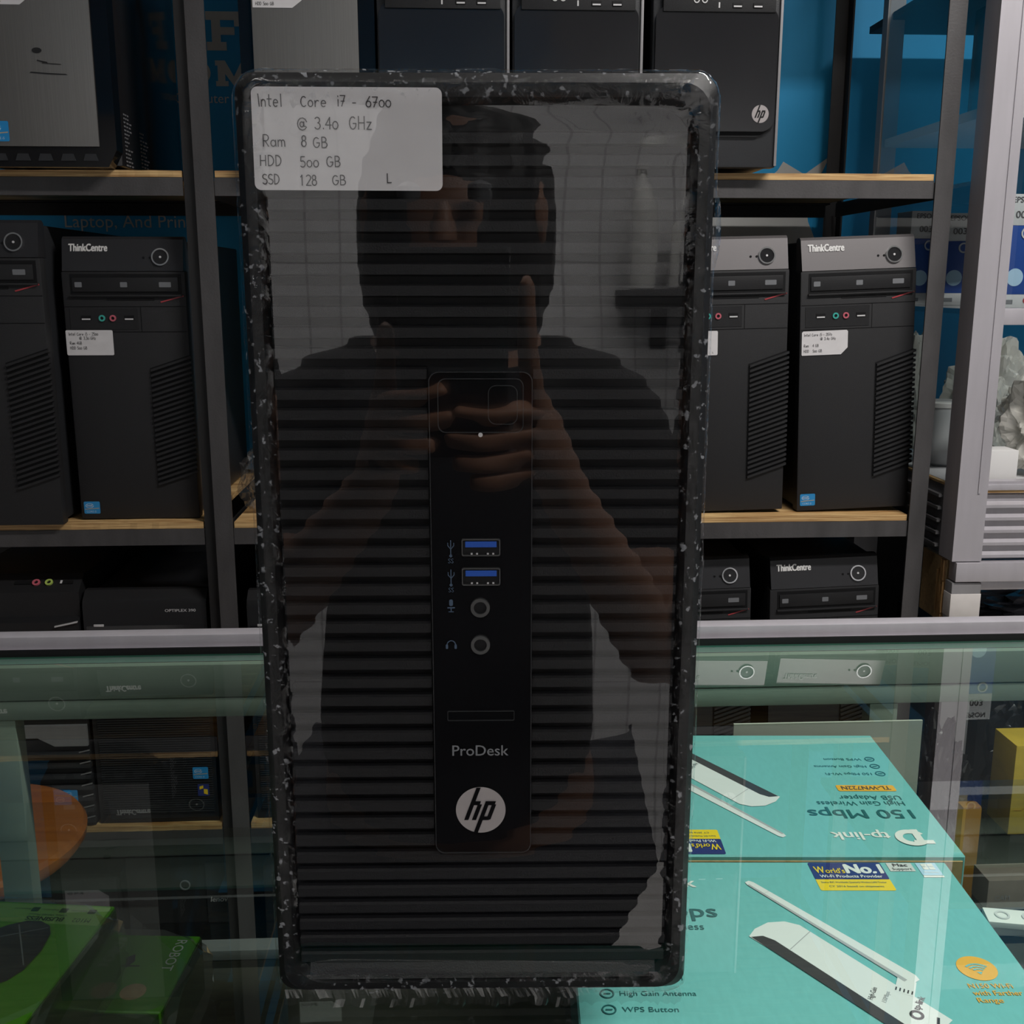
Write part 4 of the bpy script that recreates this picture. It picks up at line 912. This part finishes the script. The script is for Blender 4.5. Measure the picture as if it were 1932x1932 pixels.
flats([[(-.034, -.021), (-.030, -.018), (-.028, -.024), (-.031, -.030)]], M['mouse'], t, TOP(0, 0, Zt), 'printed_mouse')
fl = crumple('film_wrap', M['bag'], (-w / 2, -d / 2, h / 2), (w * .62, d * .62, h * .62), 9, .05, 4, 5, t, False)
for v in fl.data.vertices: v.co = Vector((max(-w - .002, min(.006, (v.co.x + w / 2) * 1.28 - w / 2)), max(-d - .004, min(.003, (v.co.y + d / 2) * 1.28 - d / 2)), max(-.0003, min(h + .0014, (v.co.z - h / 2) * 1.5 + h / 2))))
t = thing('mouse_carton', 'small green carton hidden under the larger green one', 'carton', (-.205, .474, cz), (0, 0, R(-7.4)), 'green mouse cartons in the counter')
B().box(-.075, 0, -.055, 0, 0, .0342, .0006, 1).build('carton_body', M['green'], t)

tag(B().box(.217, .3705, .7885, .7905, -.2622, -.0585).xf(Matrix()).build('grey_card', M['greysheet'], None, False), 'plain grey card standing upright behind the teal cartons', 'card')
t = thing('perforated_strip', 'white perforated plastic strip lying right of the teal cartons', 'strip', (.38, .575, -.1046), (0, 0, R(-12)))
B().box(-.055, .08, -.008, .008, 0, .004, .0008).build('strip_base', M['white'], t)
for k in range(8): B().ring((-.045 + k * .016, 0, .0044), .0045, .0032, .0006, 'z', 18).build('hole_rim', M['silver'], t)

# ------------------------------------------------------------------ the wrapped tower on the counter
hero = thing('wrapped_tower', 'large black desktop tower in clear film with a handwritten white label, on the counter', 'computer', (.0075, .3855, .0008), (0, 0, math.atan2(-.006, .166)))
HX, HZ = .0828, .355
def hx(u): return u / 1000 - HX
B().box(-HX + .0015, HX - .0015, .034, .358, .004, HZ - .003, .003).build('case', M['steel'], hero)
def ringprism(b, po, pi, y0, y1):
    n = len(po); q = []
    for (a, c) in zip(po, pi): q.append([b.bm.verts.new(p) for p in ((a[0], y1, a[1]), (a[0], y0 + .004, a[1]), (a[0] + (c[0] - a[0]) * .35, y0, a[1] + (c[1] - a[1]) * .35), (c[0] + (a[0] - c[0]) * .2, y0, c[1] + (a[1] - c[1]) * .2), (c[0], y0 + .003, c[1]), (c[0], y1, c[1]))])
    fs = []
    for i in range(n):
        for j in range(6): fs.append(b.bm.faces.new((q[i][j], q[i][(j + 1) % 6], q[(i + 1) % n][(j + 1) % 6], q[(i + 1) % n][j])))
    bmesh.ops.recalc_face_normals(b.bm, faces=fs); return b
ringprism(B(), rrect(-HX, HX, .0015, HZ, .007, 6), rrect(hx(8.5), hx(157.5), .0085, .3445, .014, 6), 0, .0335).build('bezel_frame', M['herobezel'], hero)
B().box(hx(8.3), hx(157.7), .0055, .012, .0083, .3447).build('panel_backing', M['black'], hero, False)
v = B(); pitch = .00735; k0 = 0
zc = .0178
while zc < .338:
    segs = [(9.6, 156.4)] if (zc > .2565 or zc < .0625) else [(9.6, 64.2), (102.4, 156.4)]
    for a, c in segs:
        v.prism([(.0015, zc - .0021), (.0058, zc - .0027), (.0058, zc + .0021), (.0025, zc + .0021), (.0015, zc + .0014)], hx(a), hx(c), 'yz')
    zc += pitch
v.prism([(-.0002, .0090), (.0058, .0086), (.0058, .0148), (.0030, .0148)], hx(13), hx(153), 'yz')
v.build('ribbed_panel', M['heroplastic'], hero)
st = B().prism(rrect(hx(65), hx(102), .065, .2535, .0035), -.0002, .0058).build('port_strip', M['gloss2'], hero)
n_o, n_i = rrect(hx(64.6), hx(102.4), .0646, .2539, .0038, 5), rrect(hx(65.2), hx(101.8), .0652, .2533, .0034, 5)
ringprism(B(), n_o, n_i, -.0007, .004).build('strip_rim', M['steel'], hero)
FH = lambda d=0: FRONT(0, -.0004 - d, 0)
pb = B(); ringprism(pb, rrect(hx(67.8), hx(99.2), .2315, .2515, .003), rrect(hx(68.4), hx(98.6), .2321, .2509, .0026), -.0007, .002); pbo = pb.build('power_button', M['steel'], hero)
ringprism(B(), rrect(hx(86), hx(97.0), .2345, .2490, .003), rrect(hx(86.5), hx(96.5), .2350, .2485, .0026), -.0008, .002).build('button_rim', M['steel'], pbo)
B().cyl((hx(83.4), -.0006, .2310), .0008, .0010, 'y', 16).build('power_light', M['silver'], hero)
for vt, vb in ((.1923, .1857), (.1812, .1744)):
    p = B(); ringprism(p, rrect(hx(75.9), hx(90.7), vb - .0002, vt + .0002, .0008), rrect(hx(76.7), hx(89.9), vb + .0006, vt - .0006, .0005), -.0012, .003); up_ = p.build('usb_port', M['portrim'], hero)
    B().box(hx(76.7), hx(89.9), -.0004, .0002, vb + .0006, vt - .0006).build('port_hole', M['black'], up_, False)
    B().box(hx(77.5), hx(89.1), -.0010, -.0003, vt - .0032, vt - .0010, .0001).build('blue_tongue', M['usbblue'], up_, False)
    for x in (79.5, 81.5, 85.5, 87.5): B().box(hx(x), hx(x + .7), -.0009, -.0003, vb + .0006, vb + .0012).build('contact', M['silver'], up_, False)
for vc in (.1658, .1512):
    B().ring((hx(82.9), -.0008, vc), .0036, .0024, .0016, 'y', 36).build('audio_jack', M['portrim'], hero)
    B().cyl((hx(82.9), -.0003, vc), .0025, .0006, 'y', 24).build('jack_hole', M['black'], hero)
for vc in (.1888, .1776):                                           # trident marks
    c = hx(72.1)
    flats([[(c - .0002, vc - .003), (c + .0002, vc - .003), (c + .0002, vc + .003), (c - .0002, vc + .003)], [(c - .0012, vc + .0008), (c - .0002, vc - .0004), (c - .0002, vc), (c - .0009, vc + .001), (c - .0009, vc + .002), (c - .0012, vc + .002)], [(c + .0002, vc), (c + .0002, vc - .0005), (c + .0013, vc + .0008), (c + .0013, vc + .002), (c + .001, vc + .002), (c + .001, vc + .001)]] + [circ(c, vc - .003, .0006, n=10)], M['blueprint'], hero, FH(.0002), 'usb_mark')
    text('SS', .0020, M['blueprint'], hero, FH(.0002) @ Matrix.Translation((c - .0010, vc - .0058, 0)), height=.0018)
c = hx(72.0)
flats([rrect(c - .0007, c + .0007, .1664, .1690, .0006), [(c - .0014, .1660), (c + .0014, .1660), (c + .0014, .1655), (c - .0014, .1655)][::-1], [(c - .0002, .1655), (c - .0002, .1643), (c + .0002, .1643), (c + .0002, .1655)], [(c - .0010, .1640), (c + .0010, .1640), (c + .0010, .1644), (c - .0010, .1644)]], M['blueprint'], hero, FH(.0002), 'microphone_mark')
c = hx(71.9)
flats([[(c + r_ * math.cos(R(a)), .1512 + r_ * math.sin(R(a))) for r_, a in ((.0018, a0), (.0018, a0 + 20), (.0014, a0 + 20), (.0014, a0))] for a0 in range(0, 180, 20)] + [rrect(c - .0021, c - .0012, .1496, .1514, .0003), rrect(c + .0012, c + .0021, .1496, .1514, .0003)], M['blueprint'], hero, FH(.0002), 'headphone_mark')
ringprism(B(), rrect(hx(69.9), hx(95.9), .1203, .1246, .0006), rrect(hx(70.4), hx(95.4), .1208, .1241, .0004), -.0007, .002).build('card_slot', M['steel'], hero)
text('ProDesk', .0216, M['greyprint'], hero, FH(.0002) @ Matrix.Translation((hx(71.8), .1062, 0)), bold=.008)
hp_badge(hx(82.6), .0834, .0097, hero, FH(.0), 'badge', M['gloss2'])
# paper label with the handwritten list
mx = Matrix.Translation((hx(6.4), -.0009, .3160)) @ Matrix.Rotation(R(0), 4, 'Y') @ FRONT(0, 0, 0) @ Matrix.Rotation(R(-.2), 4, 'Z')
pl = flat(rrect(0, .0645, 0, .0336, .0022, 6), M['label'], hero, mx, 'paper_label')
L_ = lambda s, x, y, h, k: (s, x, y, h, k)
handwriting([('Intel', .0018, .0272, .0040, .80), ('Core', .0165, .0272, .0036, .92), ('i7', .0287, .0274, .0036, .9), ('-', .0340, .0272, .0036, .75), ('6700', .0385, .0272, .0034, 1.02),
             ('@', .0152, .0197, .0038, .95), ('3.40', .0212, .0200, .0038, .95), ('GHz', .0327, .0200, .0042, .90),
             ('Ram', .0032, .0143, .0038, 1.0), ('8', .0164, .0143, .0036, .9), ('GB', .0203, .0140, .0034, 1.05),
             ('HDD', .0020, .0080, .0034, 1.0), ('500', .0157, .0076, .0034, 1.0), ('GB', .0246, .0078, .0034, 1.05),
             ('SSD', .0026, .0020, .0032, .95), ('128', .0155, .0016, .0034, .9), ('GB', .0265, .0018, .0032, 1.05), ('L', .0452, .0026, .0030, 1.0)], M['ink'], pl, mx, .00034)

# shrink film: one crinkled skin over the front, sides and top
def make_film():
    bm = bmesh.new(); nx, nz = 84, 170
    x0, x1, z0, z1, rc, rr_ = -HX - .0012, HX + .0012, -.0002, HZ + .0012, .010, .006
    def sd(x, z):                                                   # distance inside the rounded outline
        cx, cz_, hw_, hz_ = 0, (z0 + z1) / 2, (x1 - x0) / 2 - rc, (z1 - z0) / 2 - rc
        qx, qz = abs(x - cx) - hw_, abs(z - cz_) - hz_
        return rc - (math.hypot(max(qx, 0), max(qz, 0)) + min(max(qx, qz), 0))
    def crink(p, amp): return amp * (mnoise.noise(p * 95) + .6 * mnoise.noise(p * 210))
    E = []; V = []
    for j in range(nz + 1):
        row = []
        for i in range(nx + 1):
            # denser sampling towards the border
            s = i / nx; t_ = j / nz
            s = .5 - .5 * math.cos(math.pi * s) if False else s
            x = x0 + (x1 - x0) * s; z = z0 + (z1 - z0) * t_
            d = sd(x, z)
            if d < 0:
                hw_, hz_ = (x1 - x0) / 2 - rc, (z1 - z0) / 2 - rc; zc_ = (z0 + z1) / 2
                ax = max(-hw_, min(hw_, x)); az = max(-hz_, min(hz_, z - zc_)) + zc_; q = Vector((x - ax, z - az)); q.normalize(); x, z, d = ax + q.x * rc, az + q.y * rc, 0
            y = (rr_ - math.sqrt(max(0, rr_ ** 2 - (rr_ - d) ** 2))) if d < rr_ else 0
            w = max(0, min(1, (.0120 - d) / .004))
            corner = max(0, 1 - math.hypot(abs(x) - .078, abs(z - .178) - .172) / .022)
            top = max(0, min(1, (z - .318) / .030)) if x > -.012 else 0
            p = Vector((x, 0, z))
            y += -.0018 - abs(crink(p, (.0006 * w + (.0030 if x > 0 and z > .3 else .0016) * corner))) + .00004 * math.sin(x * 60 + 1) + .00003 * mnoise.noise(p * 30)
            y += top * (.0007 * mnoise.noise(Vector((x * 14, 2, z * 130))))
            row.append(bm.verts.new((x, y, z))); E.append(w * (1 - .8 * corner))
        V.append(row)
    for j in range(nz):
        for i in range(nx): bm.faces.new((V[j][i], V[j][i + 1], V[j + 1][i + 1], V[j + 1][i]))
    loop = [V[0][i] for i in range(nx)] + [V[j][nx] for j in range(nz)] + [V[nz][i] for i in range(nx, 0, -1)] + [V[j][0] for j in range(nz, 0, -1)]
    prev = loop
    for k, yy in enumerate((.009, .016, .026, .045, .08, .14, .24, .36)):
        cur = []
        for v in loop:
            p = Vector((v.co.x, yy, v.co.z)); a = .0022 if k < 6 else .0012
            o = Vector((v.co.x, 0, v.co.z - .178)).normalized() * abs(crink(p * .6, a)) * (1 if v.co.z > .004 else 0)
            bulge = .0022 * max(0, 1 - ((v.co.z - .303) / .018) ** 2) * (1 if v.co.x > .08 and k < 4 else 0)
            cur.append(bm.verts.new((v.co.x + o.x + bulge, yy, max(.0001, v.co.z + o.z)))); E.append(1.0)
        n = len(loop)
        for i in range(n): bm.faces.new((prev[i], cur[i], cur[(i + 1) % n], prev[(i + 1) % n]))
        prev = cur
    me = bpy.data.meshes.new('film_wrap'); bm.to_mesh(me); bm.free()
    at = me.attributes.new('edge', 'FLOAT', 'POINT'); at.data.foreach_set('value', E)
    me.materials.append(M['film']); me.shade_smooth()
    o = bpy.data.objects.new('film_wrap', me); COL.objects.link(o); o.parent = hero
    return o
make_film()
# crinkled film hem along the foot
bm = bmesh.new(); rows = []; rr_ = random.Random(4); E = []
for i in range(121):
    x = -.080 + .160 * i / 120; q = Vector((x * 80, 1, 0)); a = .0015 + .002 * mnoise.noise(q) + .0015 * rr_.uniform(-1, 1)
    rows.append([bm.verts.new((x, -.0012, .0052)), bm.verts.new((x + .001, -.0030 - a * .4, .0026 + .0012 * mnoise.noise(q * 2))), bm.verts.new((x, -.0035 - a, .0003))]); E += [1, 1, 1]
for i in range(120):
    for j in range(2): bm.faces.new((rows[i][j], rows[i][j + 1], rows[i + 1][j + 1], rows[i + 1][j]))
me = bpy.data.meshes.new('film_hem'); bm.to_mesh(me); bm.free(); at = me.attributes.new('edge', 'FLOAT', 'POINT'); at.data.foreach_set('value', [.04] * len(me.vertices))
me.materials.append(M['hem']); o = bpy.data.objects.new('film_hem', me); COL.objects.link(o); o.parent = hero

# small dark ledge with two pale containers on the tiled wall, seen mirrored to the right of the head
t = thing('wall_ledge', 'small dark ledge on the tiled wall behind the photographer', 'ledge', (.315, RY0, .235))
B().box(-.11, .11, .001, .13, 0, .035, .004).build('ledge_board', M['rackdark'], t)
B().box(-.02, .02, .001, .012, -.09, -.0005, .002).build('bracket', M['rackdark'], t)
M['palejar'] = pm('pale_plastic', (.72, .72, .70), .25, spec=.6)
for x, h, lb in ((.262, .27, 'taller pale bottle on the dark wall ledge, mirrored beside the head'), (.355, .19, 'shorter pale bottle on the dark wall ledge, mirrored near the film edge')):
    t = thing('bottle', lb, 'bottle', (x, RY0 + .07, .2702))
    B().lathe([(.026, 0), (.030, .006), (.030, h * .66), (.022, h * .78), (.012, h * .86), (.012, h * .90)], (0, 0, 0), 32).build('bottle_body', M['palejar'], t)
    B().lathe([(.014, h * .9005), (.014, h), (.012, h * 1.005)], (0, 0, 0), 24).build('cap', M['white'], t)

# ------------------------------------------------------------------ the photographer (mirrored in the film) and the phone held up
ph = thing('smartphone', 'black smartphone held upright, mirrored in the film of the tower', 'phone', (0, 0, H), tuple(cam.rotation_euler))
B().box(-.068, .009, -.135, .022, .0042, .0120, .003, 3).build('phone_body', M['gloss'], ph)
B().box(-.010, .0075, -.012, .0205, .0030, .0044, .002, 3).build('camera_bump', M['gloss2'], ph)
B().ring((0, .0120, .0030), .0046, .0034, .0006, 'z', 24).build('lens_ring', M['steel'], ph)

def skin(name, nodes, mat, parent=None, root=None, sub=2):
    """nodes: {name: (point, radius, parent node)} -> one continuous skinned mesh"""
    keys = list(nodes); idx = {k: i for i, k in enumerate(keys)}
    me = bpy.data.meshes.new(name); me.from_pydata([nodes[k][0] for k in keys], [(idx[k], idx[nodes[k][2]]) for k in keys if nodes[k][2]], [])
    o = bpy.data.objects.new(name, me); COL.objects.link(o)
    sm = o.modifiers.new('s', 'SKIN'); sm.use_smooth_shade = True
    for k in keys:
        r = nodes[k][1]; r = r if isinstance(r, tuple) else (r, r); d = me.skin_vertices[0].data[idx[k]]; d.radius = r; d.use_root = (k == (root or keys[0]))
    ss = o.modifiers.new('d', 'SUBSURF'); ss.levels = sub; ss.render_levels = sub
    dg = bpy.context.evaluated_depsgraph_get(); dg.update()
    m2 = bpy.data.meshes.new_from_object(o.evaluated_get(dg)); bpy.data.objects.remove(o)
    m2.materials.clear(); m2.materials.append(mat); m2.shade_smooth()
    o = bpy.data.objects.new(name, m2); COL.objects.link(o)
    if parent: o.parent = parent
    return o
PX, PY = -.055, -.36                                                # body axis
per = thing('person', 'person in a dark shirt holding up a phone, mirrored in the tower film', 'person', (PX, PY, -ZC))
def Pn(x, y, z): return (x - PX, y - PY, z + ZC)                    # world (counter heights) -> person frame
sh = H - .115; hip = sh - .50
N_ = {'pelvis': (Pn(PX, PY - .02, hip), (.165, .145), None), 'waist': (Pn(PX - .01, PY - .02, hip + .16), (.155, .155), 'pelvis'), 'chest': (Pn(PX, PY - .02, sh - .12), (.160, .130), 'waist'),
      'collar': (Pn(PX, PY - .02, sh + .0), (.10, .075), 'chest'), 'neck': (Pn(PX, PY - .005, sh + .065), .052, 'collar'), 'jaw': (Pn(PX, PY + .03, sh + .115), (.060, .060), 'neck'),
      'face': (Pn(PX, PY + .025, sh + .175), (.074, .088), 'jaw'), 'crown': (Pn(PX, PY - .005, sh + .235), (.060, .066), 'face')}
for s, nm in ((-1, 'left'), (1, 'right')):
    ex, ey, ez = (PX - .205, PY + .08, H - .36) if s < 0 else (PX + .212, PY + .09, H - .385)
    N_[nm + '_shoulder'] = (Pn(PX + s * .165, PY - .02, sh - .03), .062, 'collar')
    N_[nm + '_elbow'] = (Pn(ex, ey, ez), .037, nm + '_shoulder')
    wx, wy, wz = (-.098, -.075, H - .158) if s < 0 else (.052, -.075, H - .172)
    mx_, my_, mz_ = (ex + wx) / 2 + s * .004, (ey + wy) / 2, (ez + wz) / 2
    N_[nm + '_forearm'] = (Pn(mx_, my_, mz_), .034, nm + '_elbow')
    N_[nm + '_wrist'] = (Pn(wx, wy, wz), (.026, .022), nm + '_forearm')
    px_, py_, pz_ = (-.088, -.052, H - .105) if s < 0 else (.034, -.054, H - .116)
    N_[nm + '_palm'] = (Pn(px_, py_, pz_), (.030, .017), nm + '_wrist')
    if s > 0: F_ = {'thumb': [(.027, -.040, -.085), (.0215, -.026, -.050), (.0205, -.016, -.022), (.0205, -.012, .004)], 'index': [(.021, -.022, -.092), (-.006, -.0135, -.096), (-.032, -.0135, -.092)],
                    'middle': [(.021, -.026, -.110), (-.010, -.0175, -.116), (-.038, -.0175, -.111)], 'ring': [(.021, -.030, -.127), (-.008, -.0215, -.134), (-.033, -.0215, -.130)], 'little': [(.021, -.036, -.142), (-.004, -.0255, -.148), (-.021, -.0255, -.146)]}
    else: F_ = {'thumb': [(-.084, -.038, -.080), (-.0805, -.026, -.052), (-.0795, -.018, -.026)], 'index': [(-.079, -.022, -.084), (-.054, -.0115, -.081), (-.034, -.0110, -.075)],
                'middle': [(-.079, -.024, -.100), (-.052, -.0145, -.101), (-.028, -.0145, -.095)], 'ring': [(-.080, -.028, -.115), (-.060, -.0180, -.119), (-.043, -.0180, -.117)], 'little': [(-.082, -.032, -.129), (-.068, -.0225, -.135), (-.055, -.0225, -.134)]}
    for fn, ps in F_.items():
        pr_ = nm + '_palm'
        for q, (fx, fy, fz) in enumerate(ps):
            k = '%s_%s_%d' % (nm, fn, q); N_[k] = (Pn(fx, fy, H + fz), (.0092 if fn == 'thumb' else .0082) - .0011 * q, pr_); pr_ = k
    N_[nm + '_hip'] = (Pn(PX + s * .085, PY - .02, hip - .06), .088, 'pelvis'); N_[nm + '_knee'] = (Pn(PX + s * .10, PY - .01, -ZC + .46), .056, nm + '_hip')
    N_[nm + '_ankle'] = (Pn(PX + s * .105, PY - .03, -ZC + .085), .036, nm + '_knee'); N_[nm + '_toe'] = (Pn(PX + s * .12, PY + .11, -ZC + .03), (.040, .026), nm + '_ankle')
skin('body', N_, M['skin'], per, 'pelvis')
# head details
hz = sh + .18
B().lathe([(.001, -.016), (.012, -.012), (.010, .004), (.004, .018)], Pn(PX, PY + .122, hz - .012), 16).build('nose', M['skin'], per)
for s in (-1, 1):
    B().lathe([(.001, -.009), (.010, -.004), (.011, .003), (.001, .009)], Pn(PX + s * .031, PY + .103, hz + .015), 16).build('eye', M['greyprint'], per)
    crumple('ear', M['skin'], Pn(PX + s * .082, PY + .015, hz - .002), (.012, .022, .032), 2, .1, 3, 2, per, False)
B().box(-.024, .024, -.003, .004, -.004, .004, .003).xf(Matrix.Translation(Pn(PX, PY + .108, hz - .058))).build('mouth', M['red'], per)
hr = crumple('hair', M['hair'], Pn(PX, PY - .026, hz - .020), (.102, .114, .185), 3, .06, 4, 2.5, per, False)
# clothing: shirt with short sleeves, trousers, shoes
T_ = {k: (N_[k][0], tuple(q * 1.13 for q in N_[k][1]) if isinstance(N_[k][1], tuple) else N_[k][1] * 1.15, N_[k][2]) for k in ('pelvis', 'waist', 'chest')}
T_['collar'] = (Pn(PX, PY - .02, sh + .012), (.095, .078), 'chest')
for s, nm in ((-1, 'left'), (1, 'right')):
    T_[nm + '_shoulder'] = (Pn(PX + s * .170, PY - .02, sh - .03), .076, 'collar'); a, b2 = Vector(N_[nm + '_shoulder'][0]), Vector(N_[nm + '_elbow'][0])
    T_[nm + '_sleeve'] = (tuple(a.lerp(b2, .62)), .064, nm + '_shoulder')
skin('shirt', T_, M['shirt'], per, 'pelvis')
T_ = {'pelvis': (Pn(PX, PY - .02, hip - .02), (.170, .15), None)}
for s, nm in ((-1, 'left'), (1, 'right')):
    T_[nm + '_hip'] = (N_[nm + '_hip'][0], .098, 'pelvis'); T_[nm + '_knee'] = (N_[nm + '_knee'][0], .068, nm + '_hip'); T_[nm + '_ankle'] = (Pn(PX + s * .105, PY - .03, -ZC + .10), .055, nm + '_knee')
skin('trousers', T_, M['jeans'], per, 'pelvis')
for s in (-1, 1): B().box(-.048, .048, -.09, .16, 0, .075, .03, 4).xf(Matrix.Translation(Pn(PX + s * .115, PY - .0, -ZC + .001))).build('shoe', M['black'], per)

# ------------------------------------------------------------------ lift the whole shop so that the floor is at height 0
for o in list(S.objects):
    if o.parent is None: o.location.z += ZC
